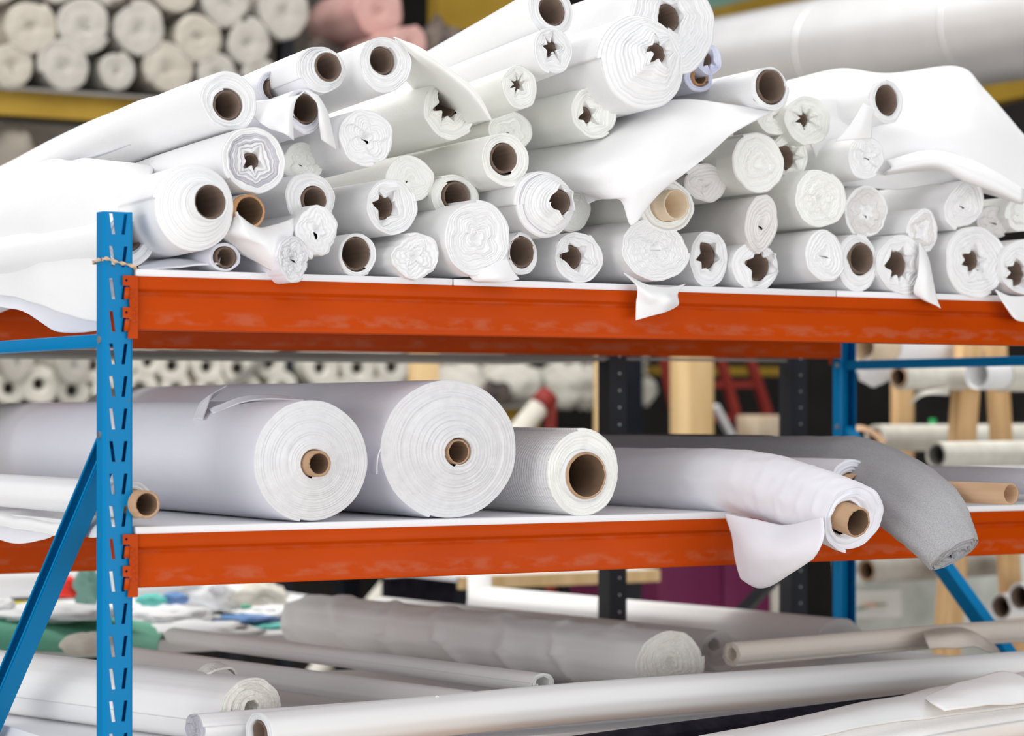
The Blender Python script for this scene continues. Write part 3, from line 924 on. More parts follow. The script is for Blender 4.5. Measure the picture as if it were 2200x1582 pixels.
sheet('hanging_end', [
    [(1855, 222, -.03), (1866, 228, -.034), (1878, 234, -.03)],
    [(1832, 262, -.035), (1855, 260, -.045), (1874, 262, -.038)],
    [(1795, 304, -.03), (1840, 300, -.04), (1872, 298, -.036)]],
    'white', t23, 6, 0.002, 0.0008, 5)
heap = sheet('draped_cloth', [
    [(1690, 174, .40), (1800, 152, .34), (1900, 160, .34), (2058, 146, .26), (2118, 196, .22), (2210, 306, .18)],
    [(1690, 200, .14), (1800, 200, .12), (1900, 205, .14), (2050, 190, .08), (2125, 240, .05), (2215, 350, .02)],
    [(1700, 260, .10), (1800, 260, .10), (1910, 268, .06), (2040, 255, .01), (2120, 300, -.02), (2215, 400, -.04)],
    [(1740, 310, .09), (1830, 305, .06), (1920, 312, .03), (2030, 305, -.02), (2110, 340, -.04), (2210, 420, -.06)],
    [(1760, 360, .09), (1850, 368, .05), (1930, 362, .02), (2020, 345, -.01), (2100, 365, -.04), (2205, 434, -.06)],
    [(1800, 402, .09), (1860, 402, .06), (1940, 404, .06), (2020, 394, .05), (2100, 410, .03), (2200, 440, -.03)]],
    'white', None, 9, 0.003, 0.006, 6, 7)
tag(heap, 'large heaped white cloth draped over the rolls at the right of the pile', 'cloth')
tag(sheet('folded_cloth', [
    [(1905, 345, .02), (2000, 325, -.04), (2090, 345, -.08), (2200, 408, -.10)],
    [(1915, 358, -.01), (2010, 342, -.07), (2090, 368, -.105), (2200, 424, -.12)],
    [(1905, 368, .0), (2010, 358, -.06), (2080, 388, -.09), (2195, 436, -.11)],
    [(1900, 374, .03), (2008, 364, -.01), (2080, 388, -.05), (2195, 434, -.07)]],
    'white', None, 8, 0.003, 0.003, 7, 12), 'thick white fold of cloth hanging at the right edge below the heaped cloth', 'cloth')
sheet('hanging_end', [
    [(1338, 585, -.01), (1385, 610, -.035), (1430, 618, -.035), (1472, 610, -.01)],
    [(1368, 615, -.04), (1398, 634, -.055), (1430, 630, -.05), (1455, 630, -.03)],
    [(1367, 650, -.035), (1400, 657, -.045), (1438, 648, -.06), (1457, 652, -.03)],
    [(1366, 689, -.03), (1395, 680, -.035), (1425, 672, -.045), (1446, 662, -.035)]],
    'white', t42, 7, 0.0025, 0.0012, 8)
sheet('hanging_end', [
    [(1975, 520, -.02), (1988, 540, -.015), (1996, 560, 0)],
    [(1972, 585, -.03), (1992, 590, -.035), (2003, 597, -.02)],
    [(1963, 628, -.02), (1990, 640, -.035), (2012, 640, -.028)],
    [(1990, 648, -.025), (2008, 655, -.032), (2021, 663, -.03)]],
    'white', t37, 7, 0.002, 0.0008, 9)
sheet('hanging_end', [
    [(1005, 588, -.02), (1050, 572, -.03), (1085, 545, -.02)],
    [(1018, 603, -.02), (1065, 595, -.045), (1100, 580, -.035)],
    [(1040, 606, -.02), (1080, 607, -.04), (1116, 601, -.035)]],
    'white', t47, 7, 0.0025, 0.001, 10)
t61 = [o for o in bpy.data.objects if o.get('label', '').startswith('corner roll at the right edge')][0]
sheet('hanging_end', [
    [(2138, 622, -.03), (2170, 636, -.035), (2215, 636, -.02)],
    [(2155, 650, -.045), (2175, 664, -.045), (2215, 668, -.03)],
    [(2167, 668, -.04), (2184, 688, -.045), (2215, 692, -.03)]],
    'white', t61, 7, 0.0025, 0.001, 11)
tag(sheet('rumpled_cloth', [
    [(290, 552, .25), (370, 548, .2), (430, 553, .16), (475, 540, .1)],
    [(295, 566, .12), (375, 556, .1), (435, 558, .08), (472, 552, .05)],
    [(300, 577, .03), (380, 570, .02), (440, 568, .01), (470, 562, .0)]],
    'cool_white', None, 9, 0.0025, 0.005, 12, 22), 'thin rumpled white cloth lying flat on the shelf between the post and the thin roll', 'cloth')
tag(sheet('crumpled_cloth', [
    [(478, 492, .03), (505, 458, -.03), (516, 466, -.045), (560, 490, -.02), (630, 470, 0)],
    [(470, 502, 0), (515, 500, -.045), (545, 512, -.05), (580, 512, -.045), (630, 500, -.02)],
    [(480, 514, .01), (525, 522, -.03), (560, 530, -.045), (590, 540, -.05), (615, 540, -.03)],
    [(510, 540, .02), (550, 562, .0), (575, 575, -.02), (600, 585, -.03), (612, 580, -.03)]],
    'white', None, 8, 0.003, 0.003, 13, 20), 'crumpled strip of white cloth in front of the orange-brown tube, left of the fuzzy roll', 'cloth')
# cloth spilling off the open end of the top shelf, left of the post
tag(sheet('draped_cloth', [
    [at_x(330, 356, .20), at_x(215, 345, .12), at_x(100, 345, .13), at_x(0, 372, .14), at_x(-110, 410, .15)],
    [at_x(320, 405, .12), at_x(215, 395, .068), at_x(100, 395, .075), at_x(0, 405, .08), at_x(-110, 430, .09)],
    [at_x(285, 480, .10), at_x(215, 475, .045), at_x(100, 465, .045), at_x(0, 462, .05), at_x(-110, 475, .055)],
    [at_x(235, 560, .06), at_x(195, 560, .038), at_x(100, 540, .040), at_x(0, 530, .046), at_x(-110, 530, .05)],
    [at_x(224, 630, .038), at_x(190, 625, .034), at_x(100, 605, .030), at_x(0, 585, .040), at_x(-110, 580, .046)],
    [at_x(224, 694, .036), at_x(180, 688, .032), at_x(100, 662, .026), at_x(0, 632, .036), at_x(-110, 620, .044)]],
    'white', None, 8, 0.003, 0.006, 14, 8), 'white cloth hanging over the open left end of the top shelf, beyond the post', 'cloth')
tag(sheet('under_cloth', [
    [at_x(224, 640, .047), at_x(125, 630, .047), at_x(60, 620, .047), at_x(0, 605, .049), at_x(-110, 595, .049)],
    [at_x(224, 675, .046), at_x(125, 675, .044), at_x(60, 650, .044), at_x(0, 635, .047), at_x(-110, 620, .047)],
    [at_x(224, 709, .045), at_x(128, 714, .042), at_x(62, 674, .042), at_x(0, 659, .042), at_x(-110, 640, .042)]],
    'cool_white', None, 8, 0.003, 0.003, 15, 10), 'lilac-white under-layer peeping below the cloth hanging left of the post', 'cloth')

tag(sheet('smooth_cloth', [
    [at_x(395, 200, .36), at_x(315, 212, .34), at_x(245, 240, .32), at_x(115, 300, .31), at_x(0, 362, .30), at_x(-120, 425, .30)],
    [at_x(400, 222, .27), at_x(315, 245, .25), at_x(245, 275, .24), at_x(115, 325, .22), at_x(0, 385, .21), at_x(-120, 440, .20)],
    [at_x(380, 275, .20), at_x(315, 300, .19), at_x(245, 320, .18), at_x(115, 370, .17), at_x(0, 415, .17), at_x(-120, 465, .17)]],
    'cool_white', None, 8, 0.003, 0.003, 16, 6), 'smooth white cloth sloping down over the back of the pile at the upper left', 'cloth')

# ---------------------------------------------------------------- middle shelf
GM = 'rolls on the middle shelf'
MB().box((0.06, 1.092, MIDZ - 0.045), (BAY + 0.04, 1.132, MIDZ)).build('support_batten', 'wood')
tag(bpy.data.objects['support_batten'], 'wooden batten lying on the rear orange beam under the middle board', 'batten')
m1 = roll('fat white roll with a brown tube sticking out, next to the blue post', 670, 991, 0.0, 132, 124, 'tube', hole=28, hc=(664, 996), nl=20, prot=.014, dome=.022, core='card', wall=.0045,
     m='cool_white', face='terry', gd=.0010, tel=.0010, rough=.008, length=1.42, group=GM, seed=7, fuzz=.0004, seam=4.5, seg=128, body_waves=.006)
def on_roll(cx, cy, r, Y, deg, lift):
    """a point over the back of a roll: Y along it, deg from the top towards the post"""
    c = at(cx, cy, 0.0)
    k = r / scale_of(c) + lift
    a = math.radians(deg)
    return Vector((c.x - math.sin(a) * k, Y, c.z + math.cos(a) * k))
A1 = (670, 991, 132)
sheet('torn_flap', [
    [on_roll(*A1, .30, 48, .002), on_roll(*A1, .36, 20, .003), on_roll(*A1, .42, -6, .003)],
    [on_roll(*A1, .27, 50, .006), on_roll(*A1, .32, 22, .012), on_roll(*A1, .37, -4, .016)],
    [on_roll(*A1, .24, 52, .008), on_roll(*A1, .28, 26, .018), on_roll(*A1, .33, 0, .026)]], 'cool_white', m1, 7, 0.002, 0.002, 21, 18)
sheet('torn_flap', [
    [on_roll(*A1, .24, 40, .002), on_roll(*A1, .16, 14, .003), on_roll(*A1, .08, -14, .003)],
    [on_roll(*A1, .27, 36, .005), on_roll(*A1, .20, 10, .010), on_roll(*A1, .12, -16, .008)]], 'cool_white', m1, 7, 0.002, 0.002, 22, 18)
m2 = roll('fattest roll on the middle shelf, stepped fleecy end around a small flush core', 967, 966, 0.02, 153, 146, 'tube', hole=27, hc=(975, 971), nl=20, prot=-.004, dome=.02, core='card', wall=.003,
     m='cool_white', face='terry', gd=.0011, tel=.0018, rough=.012, length=1.42, group=GM, seed=9, fuzz=.0005, seam=4.4, seg=128, body_waves=.008)
sheet('loose_flap', [
    [(850, 905, .02), (830, 940, .06), (815, 960, .1)],
    [(815, 970, .02), (803, 985, .05), (800, 990, .1)],
    [(810, 1020, .02), (800, 1018, .05), (797, 1010, .1)]], 'cool_white', m2, 6, 0.002, 0.001, 23)
roll('waffle-textured white roll with a wide brown tube, right of the two fattest rolls', 1252, 1016, 0.0, 97, 78, 'tube', hole=50, hc=(1254, 1022), nl=7, prot=.010, core='card', wall=.0035,
     m='waffle', face='cream_white', gd=.003, tel=.0035, rough=.012, length=1.4, group=GM, seed=11, fuzz=.001, sleeve=(.005, .006, 'paper_white'), ripple=.02)
roll('thin terry roll with a brown tube jutting out just right of the blue post', 288, 1076, 0.03, 42, 40, 'tube', hole=30, hc=(286, 1082), nl=5, prot=.055, core='card', wall=.0045,
     m='white', face='terry', length=1.2, group=GM, seed=12)
# the soft roll that sags over the front beam
zb = MIDZ + 0.0115
pm = at(1610, 1036, -.03)
m4 = roll('white roll sagging over the front beam with a brown tube in its open end', 1838, 1113, -.31, 77, 62, 'tube', hole=33, hc=(1815, 1112), nl=5, prot=.032, core='card', wall=.0035, amp=0.0,
     m='cool_white', gd=.004, tel=.004, rough=.05, group=GM, seed=14, ripple=.03, seam=4.6, body_waves=.02, folds=.012, foldk=(45.0, 1),
     spine=[((1838, 1113, -.31), 1.0), (at(1745, 1076, -.20), 1.02), (pm, 0.98), (Vector((pm.x - .01, .30, zb + .056)), 0.93), (Vector((pm.x - .02, .8, zb + .056)), 0.93), (Vector((pm.x - .03, 1.3, zb + .056)), 0.93)])
sheet('loose_flap', [
    [(1556, 1105, -.06), (1620, 1115, -.14), (1690, 1128, -.22), (1768, 1112, -.33)],
    [(1572, 1150, -.07), (1610, 1165, -.16), (1680, 1178, -.25), (1770, 1150, -.34)],
    [(1580, 1200, -.075), (1612, 1212, -.15), (1670, 1216, -.23), (1757, 1186, -.33)],
    [(1594, 1244, -.075), (1628, 1262, -.12), (1672, 1250, -.19), (1742, 1202, -.30)],
    [(1600, 1210, -.05), (1640, 1215, -.07), (1680, 1205, -.12), (1730, 1180, -.24)]], 'cool_white', m4, 8, 0.0025, 0.0025, 24, 11)
roll('white roll with a brown core behind the sagging roll, its end over the beam', 1834, 1036, -.08, 51, 48, 'tube', hole=24, hc=(1828, 1042), nl=5, prot=.02, core='card', wall=.0035,
     m='cool_white', gd=.004, tel=.003, group=GM, seed=15)
p3 = at(1760, 988, .15)
m6 = roll('grey marl jersey roll slumping down over the front beam, frayed at its end', 2052, 1192, -.36, 60, 23, 'fold', nl=5, amp=.5, lobes=2, m='jersey', face='jersey', gd=.009, tel=.008, rough=.07, group=GM, seed=16, tilt=-34, seam=4.7, body_waves=.03,
     spine=[((2052, 1192, -.36), 1.0), (at(1998, 1112, -.30), (1.75, 1.15)), (at(1925, 1050, -.16), (1.85, 1.25)), (at(1830, 998, .03), (1.6, 1.2)), (p3, (1.5, 1.1)), (Vector((p3.x - .02, .5, p3.z)), (1.45, 1.0)), (Vector((p3.x - .03, 1.1, p3.z)), (1.45, 1.0))])
q = at(2172, 1062, -.40)
tv, tf = pipe_mesh(q, Vector((-.04, 1, 0)).normalized(), Vector((1, .04, 0)).normalized(), Vector((0, 0, 1)), .0185, .003, .55, 36, .001, 3, 0.0)
tag(raw_obj('cardboard_tube', tv, tf, 'card', q), 'bare brown cardboard tube reaching out past the grey jersey roll', 'tube')
roll('shaded charcoal cloth roll lying behind the sagging white roll, left of the grey jersey', 1655, 962, .42, 30, 30, 'fold', nl=4, amp=.5, m='shaded_jersey', group=GM, seed=17, length=0.85)
roll('lilac-white roll on the middle shelf at the far right edge, behind the brown tube', 2235, 1036, .1, 30, 30, 'fold', nl=5, m='cool_white', group=GM, seed=18, length=.9)
# soft heap at the open left end
tag(sheet('crumpled_cloth', [
    [at_x(285, 1106, .12), at_x(205, 1090, .14), at_x(110, 1090, .16), at_x(30, 1080, .16), at_x(-110, 1080, .16)],
    [at_x(270, 1122, .07), at_x(205, 1108, .08), at_x(110, 1108, .09), at_x(40, 1095, .09), at_x(-110, 1095, .09)],
    [at_x(230, 1136, .050), at_x(195, 1130, .048), at_x(110, 1125, .046), at_x(30, 1112, .046), at_x(-110, 1110, .046)],
    [at_x(228, 1158, .048), at_x(195, 1156, .046), at_x(115, 1148, .044), at_x(30, 1133, .044), at_x(-110, 1126, .044)]],
    'white', None, 10, 0.004, 0.006, 25, 16), 'crumpled white cloth spilling off the left end of the middle shelf', 'cloth')
tag(sheet('hanging_cloth', [
    [at_x(125, 1128, .058), at_x(80, 1128, .056), at_x(0, 1112, .056), at_x(-80, 1105, .056)],
    [at_x(118, 1150, .056), at_x(62, 1155, .053), at_x(5, 1145, .053), at_x(-80, 1125, .056)],
    [at_x(100, 1156, .056), at_x(58, 1168, .052), at_x(18, 1166, .052), at_x(-70, 1135, .056)]],
    'cool_white', None, 7, 0.003, 0.002, 26, 14), 'pale cloth corner hanging below the crumpled cloth at the middle shelf', 'cloth')

# ---------------------------------------------------------------- bottom shelf
GB = 'rolls on the bottom shelf'
b1 = roll('thick white roll with a fleecy cream end and curled corner, behind the post', 540, 1532, .12, 76, 66, 'star', hole=15, hc=(520, 1520), core=None, nl=13, amp=.1, dome=.02, m='grey_white', face='fleecy_cream', gd=.002, fuzz=.001, yaw=16, length=1.5, group=GB, seed=31)
sheet('curled_corner', [
    [(356, 1506, .34), (392, 1485, .28), (440, 1455, .22), (464, 1438, .22)],
    [(372, 1482, .36), (415, 1452, .31), (452, 1428, .28), (496, 1436, .24)],
    [(395, 1468, .42), (435, 1440, .40), (470, 1424, .36), (506, 1452, .26)]], 'fleecy_cream', b1, 7, 0.004, 0.002, 32)
zd = EYE - .5495
def along_x(label, px, py, Y, ry, ends, **k):
    P = at(px, py, Y)
    sp = [((px, py, Y), 1.0)] + [(P + Vector(e[0]), e[1]) for e in ends]
    return roll(label, px, py, Y, ry, k.pop('rx', None), k.pop('kind', 'fold'), spine=sp, **k)
along_x('long white roll with a crinkled grey end lying along the shelf front', 418, 1566, .075, 36, [((.6, .03, 0), 1.0), ((1.3, .07, 0), 1.0), ((2.3, .1, 0.005), 1.0)], nl=6, amp=.5, face='grey_layer', m='white', group=GB, seed=33, rx=30)
b2 = along_x('long smooth white roll with a brown core, nearest along the shelf front', 557, 1578, -.02, 48, [((.6, .02, .012), 1.0), ((1.2, .05, .012), 0.98), ((2.2, .10, .012), 0.94)], kind='tube', hole=29, nl=4, m='paper_white', core='card_grey', group=GB, seed=34, rx=38, seam=4.6)
pb = [(1130, 1622, -.13), (1500, 1572, -.11), (1960, 1514, -.08), (2240, 1480, -.06)]
roll('black cloth bolt wedged between the long white rolls at the bottom', *pb[0], 26, 26, 'fold', nl=4, m='black_cloth', group=GB, seed=35, spine=[(pb[0], 1.0), (at(*pb[1]), 1.0), (at(*pb[2]), 1.0), (at(*pb[3]), 1.0)])
pc = [(1240, 1684, -.33), (1700, 1624, -.28), (1950, 1572, -.24), (2260, 1524, -.19)]
b3 = roll('nearest white roll with loose layers at the bottom right corner', *pc[0], 74, 70, 'fold', nl=6, m='white', group=GB, seed=36, spine=[(pc[0], 1.0), (at(*pc[1]), 1.05), (at(*pc[2]), 1.05), (at(*pc[3]), 1.08)])
sheet('loose_flap', [
    [(1500, 1584, -.22), (1700, 1545, -.18), (1850, 1513, -.15), (2000, 1482, -.12), (2215, 1440, -.10)],
    [(1540, 1590, -.31), (1720, 1556, -.31), (1870, 1520, -.29), (2010, 1495, -.26), (2215, 1463, -.23)],
    [(1580, 1610, -.36), (1750, 1586, -.36), (1880, 1560, -.34), (2020, 1540, -.32), (2215, 1520, -.30)]], 'paper_white', b3, 8, 0.003, 0.004, 37, 10)
sheet('loose_flap', [
    [(1985, 1500, -.26), (2060, 1470, -.22), (2140, 1448, -.2), (2170, 1446, -.19)],
    [(2000, 1510, -.33), (2080, 1490, -.32), (2150, 1478, -.3), (2220, 1472, -.28)],
    [(2030, 1530, -.36), (2100, 1520, -.36), (2160, 1515, -.34), (2220, 1510, -.32)]], 'white', b3, 7, 0.004, 0.004, 38, 14)
b4 = along_x('cream canvas roll with an open coiled end on the bottom shelf', 1572, 1406, .28, 27, [((.35, .03, .004), 1.0), ((.70, .06, .006), 1.0), ((1.0, .08, 0), .95)], kind='star', hole=12, core=None, nl=4, amp=.15, m='canvas', group=GB, seed=39, rx=20, gd=.005)
sheet('crumpled_end', [
    [(1984, 1357, .32), (2035, 1348, .34), (2080, 1352, .36), (2122, 1374, .38), (2150, 1408, .40)],
    [(1988, 1370, .24), (2040, 1362, .22), (2090, 1364, .24), (2128, 1385, .27), (2152, 1412, .32)],
    [(1996, 1394, .22), (2040, 1392, .19), (2090, 1390, .19), (2130, 1402, .21), (2146, 1422, .25)]], 'canvas', b4, 8, 0.004, 0.004, 40, 20)
sheet('crumpled_end', [
    [(1984, 1357, .31), (2010, 1362, .27), (2030, 1352, .27)],
    [(1990, 1382, .23), (2018, 1378, .22), (2040, 1372, .21)]], 'canvas', b4, 7, 0.004, 0.002, 41, 20)
roll('wrinkled grey-white roll with a fleecy cream end in the middle of the bottom shelf', 1440, 1424, .25, 73, 76, 'fold', nl=11, amp=.2, m='grey_white', face='fleecy_cream', gd=.002, fuzz=.001, yaw=7.5, length=1.2, group=GB, seed=42, body_waves=.03, folds=.10, foldk=(34.0, 2))
roll('slim grey-white roll with a small dark hollow in front of the wrinkled roll', 1168, 1470, .12, 24, 26, 'star', hole=13, core=None, amp=.1, nl=3, m='grey_white', yaw=8.5, length=1.22, group=GB, seed=43)
roll('flat grey-white roll below the slim one with the dark hollow', 1010, 1512, .10, 30, 36, 'fold', nl=4, m='grey_white', yaw=10, length=1.15, group=GB, seed=44)
roll('grey-white roll with a round dusty end behind the wrinkled roll', 1552, 1402, .52, 47, 44, 'star', hole=12, hc=(1530, 1386), core=None, amp=.1, nl=9, m='grey_white', face='dusty', gd=.003, yaw=7, length=1.2, group=GB, seed=45)
roll('hindmost grey-white roll of the bottom shelf with a ringed fuzzy end', 1808, 1382, .80, 54, 54, 'fold', amp=.1, nl=8, m='grey_white', face='dusty', gd=.003, fuzz=.001, yaw=7, length=1.3, group=GB, seed=46)
# pallet that carries the nearest rolls, under the frame's edge
pal = empty('pallet', (1.3, -.3, 0.0), 'low wooden stand in front of the rack under the nearest white rolls', 'stand')
MB().box((.35, -.55, EYE - .70), (2.5, -.035, EYE - .645)).build('stand_top', 'wood', pal)
for x in (.4, 1.4, 2.4):
    for y in (-.5, -.12):
        MB().box((x, y, 0), (x + .06, y + .06, EYE - .70)).build('leg', 'wood', pal)

sheet('torn_corner', [
    [(926, 1516, -.03), (945, 1514, -.03), (962, 1513, -.03)],
    [(930, 1505, -.025), (944, 1503, -.025), (955, 1508, -.025)],
    [(936, 1496, -.02), (938, 1495, -.02), (941, 1496, -.02)]], 'fleecy_cream', b2, 5, 0.002, 0.0005, 47)

# ---------------------------------------------------------------- behind the rack
ORD = ['first', 'second', 'third', 'fourth', 'fifth', 'sixth', 'seventh', 'eighth', 'ninth', 'tenth', 'eleventh', 'twelfth']
structure(MB().box((5.7, -5.0, 0.0), (5.85, 10.0, 5.6)).build('wall_right', 'dark'))
YB = 4.6
br = empty('background_rack', (0.0, YB + .5, 0.0), 'ochre-yellow beamed rack far behind, stacked with cream rolls', 'rack')
za, zb2 = at(200, 206, YB).z, at(200, 256, YB).z
MB().box((-4.5, YB + .02, zb2), (4.6, YB + .08, za)).build('shelf_beam', 'ochre', br)
MB().box((-4.5, YB - .01, za), (3.9, YB + 1.2, za + .012)).build('shelf_board', 'grey_board', br)
zc, zd2 = at(1100, 878, YB).z, at(1100, 940, YB).z
MB().box((-4.5, YB + .02, zd2), (3.62, YB + .08, zc)).build('shelf_beam', 'ochre', br)
MB().box((-4.5, YB - .01, zc), (3.62, YB + 1.2, zc + .012)).build('shelf_board', 'grey_board', br)
MB().box((-4.5, YB + .42, 0.1), (3.6, YB + .46, zd2)).build('added_backing', 'dark', br)  # added dark backing, stands in for the darkness under the far shelf
MB().box((-4.5, YB + .24, zc + .012), (3.6, YB + .28, zb2)).build('added_backing', 'gap', br)  # added backing; the shade of the gaps is put into its colour
MB().box((-4.5, YB + .24, za + .012), (at(660, 50, YB).x, YB + .28, za + .75)).build('added_backing', 'gap', br)  # the same gap-toned backing, added behind the wrapped rolls
for px in (642, 1398):
    p = at(px, 800, YB)
    MB().box((p.x - .025, YB + .09, 0), (p.x + .025, YB + .15, za + .9)).build('upright_post', 'navy', br)
MB().bar(at(462, 852, YB - .02), at(575, 766, YB - .02), .02, .02).build('rack_strut', 'grey_board', br)
MB().box((-4.5, YB + .2, 0), (-4.4, YB + .3, za)).build('upright_post', 'navy', br)

def back_roll(label, px, py, r, Y=None, m='wrap', kind='fold', hole=None, group=None, L=.22, core='card', rx=None):
    return roll(label, px, py, (YB if Y is None else Y), r * 1.05, rx, kind, hole=hole, nl=4, m=m, seg=36, sub=2, gd=.0015, tel=.0015, amp=.12 if kind == 'fold' else (.15 if kind == 'star' else 0), core=core,
                rough=.05, length=L, group=group, name='background_roll')

rows = [('bottom', [(28, 142, 50), (138, 142, 58), (250, 152, 42), (364, 148, 58), (468, 158, 48), (560, 165, 42)]),
        ('middle', [(64, 58, 60), (182, 52, 62), (298, 62, 60), (425, 80, 55), (534, 92, 52)]),
        ('top', [(0, -44, 54), (118, -44, 54), (240, -46, 55), (372, -30, 56), (488, -4, 60), (608, 22, 62)])]
for rn, lst in rows:
    for i, (px, py, r) in enumerate(lst):
        back_roll('wrapped ecru roll, %s from left in the %s row above the ochre beam' % (ORD[i], rn), px, py, r, m='wrap_warm' if (i + len(rn)) % 3 == 0 else 'wrap', group='wrapped rolls on the far ochre rack')
rows = [('upper', [(200, 786, 36), (262, 778, 34), (318, 776, 34), (372, 786, 36), (446, 788, 36), (512, 792, 34), (580, 780, 34), (690, 790, 42), (772, 792, 42), (846, 790, 38)]),
        ('lower', [(22, 834, 36), (84, 826, 44), (158, 838, 36), (232, 840, 36), (305, 836, 38), (380, 836, 37), (454, 836, 37), (530, 838, 37), (606, 836, 38), (730, 850, 40), (808, 848, 40)])]
for rn, lst in rows:
    for i, (px, py, r) in enumerate(lst):
        back_roll('hollow ecru roll, %s from left in the %s row between the ochre beams' % (ORD[i], rn), px, py, r, m='ecru', kind='star', hole=12, core='hole', group='hollow rolls between the far beams')
back_roll('pale green-tinted roll end standing out among the far hollow rolls on the left', 160, 784, 40, YB - .05, 'wrap')
back_roll('pale wrapped roll at the far upper left corner between the beams', 40, 778, 40, YB - .03, 'wrap')

def blob(name, label, cat, px, py, Y, rx, ry, m, depth=.6, amp=.25, freq=2.2, seed=1, group=None, seg=28, rest=None):
    """a soft crumpled heap, bag or bundle: rx, ry its half size in the photograph"""
    c = at(px, py, Y)
    s = scale_of(c)
    a, b, d = rx / s, ry / s, rx / s * depth
    if rest is not None:
        c.z = rest + b * .95
    vs, fs = [], []
    H = seg // 2
    for i in range(H + 1):
        ph = math.pi * i / H
        for k in range(seg):
            t = 2 * math.pi * k / seg
            n = Vector((math.sin(ph) * math.cos(t), math.sin(ph) * math.sin(t), math.cos(ph)))
            q = n * freq + Vector((seed * 3.7, seed * 1.9, 0))
            f = 1 + amp * noise.noise(q) + amp * .6 * (0.5 - abs(noise.noise(q * 2.3))) + amp * .3 * noise.noise(q * 5)
            vs.append(c + RIGHT * (n.x * a * f) + FWD * (n.y * d * f) + Vector((0, 0, n.z * b * f)))
    for i in range(H):
        for k in range(seg):
            fs.append((i * seg + k, i * seg + (k + 1) % seg, (i + 1) * seg + (k + 1) % seg, (i + 1) * seg + k))
    o = raw_obj(name, vs, fs, m, c - Vector((0, 0, b)))
    return tag(o, label, cat, group)

# dark goods and pink rolls at the top, left of the pile's peak
blob('fabric_bale', 'dark mottled bale beside the last wrapped roll at the top', 'fabric bale', 700, 62, YB + .25, 62, 84, 'dark_bale', seed=3, rest=za + .012)
blob('fabric_bale', 'dark mottled bale below the upper pink roll', 'fabric bale', 760, 110, YB + .05, 52, 56, 'dark_bale', seed=4, rest=za + .012)
blob('fabric_bale', 'dark mottled bale right of the pink rolls, behind the topmost white roll', 'fabric bale', 940, 90, YB + .25, 70, 110, 'dark_bale', seed=5, rest=za + .012)
blob('fabric_bale', 'black bale low behind the thin-sleeved white roll', 'fabric bale', 640, 120, YB + .12, 60, 48, 'dark', seed=6, rest=za + .012)
back_roll('upper pink cloth roll at the top of the far rack', 812, 22, 58, YB - .05, 'pink', L=.4)
back_roll('lower pink cloth roll peeping between two white rolls', 880, 92, 40, YB - .25, 'pink', L=.4)
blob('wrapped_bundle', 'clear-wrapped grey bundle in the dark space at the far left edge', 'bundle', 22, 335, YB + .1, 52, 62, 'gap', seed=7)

# bags and odds and ends seen between the shelves
for i, (px, py, rx, ry, lab) in enumerate([(985, 815, 62, 45, 'pale plastic bag right of the short timber post'), (1090, 800, 70, 45, 'pale crumpled bag above the red cap'), (1215, 800, 62, 46, 'pale crumpled bag right of the red cap'), (1258, 868, 48, 42, 'pale bag low beside the black post'), (1375, 850, 30, 34, 'white round bag right of the black post'), (1362, 795, 28, 32, 'small white bag just under the shelf right of the black post')]):
    blob('plastic_bag', lab, 'bag', px, py, YB + .2, rx, ry, 'ecru', seed=20 + i, amp=.35, rest=zc + .012 if i not in (4, 5) else (zc + .012 if i == 4 else zc + .012 + 60 / 560))
blob('fabric_bale', 'dark bale between the pale bags behind the fattest roll', 'fabric bale', 1060, 852, YB + .12, 40, 26, 'dark_bale', seed=30, rest=zc + .012)
tc_ = empty('cap_tube', at(1150, 885, YB - 1.0), 'slanted white tube with a red cap behind the waffle roll', 'tube')
ct0, ct1 = at(1112, 930, YB - 1.0), at(1160, 872, YB - 1.0)
MB().tube([ct1 + (ct0 - ct1) * (ct1.z / (ct1.z - ct0.z)), ct1], .036, 20).build('tube', 'ecru', tc_, smooth=True)
MB().tube([at(1158, 874, YB - 1.0), at(1180, 848, YB - 1.0)], [.040, .036], 20).build('cap', 'red_dull', tc_, smooth=True)
tag(MB().tube([at(1186, 905, YB - .95) * 1.0 - Vector((0, 0, at(1186, 905, YB - .95).z)), at(1182, 862, YB - .95)], .02, 16).build('red_tube', 'red_dull', smooth=True), 'red tube leaning behind the slanted white tube', 'tube')

def upright(name, label, cat, px0, px1, ytop, ybot, Y, m, depth=None):
    a, b = at(px0, 800, Y), at(px1, 800, Y)
    zt, zb_ = at(px0, ytop, Y).z, at(px0, ybot, Y).z
    mb = MB().box((a.x, Y, max(0.0, zb_)), (b.x, Y + (depth or (b.x - a.x)), zt))
    return tag(mb.build(name, m, bevel=.003), label, cat)
upright('timber_post', 'short pale timber post behind the fattest roll, under the grey board', 'post', 900, 944, 700, 3000, 3.4, 'wood_pale')
upright('timber_post', 'broad pale timber post right of the black rack post', 'post', 1478, 1534, 640, 3000, 3.25, 'wood_pale')
upright('timber_post', 'narrow pale timber post touching the left side of the black rack post', 'post', 1288, 1308, 700, 3000, 3.4, 'wood_pale')

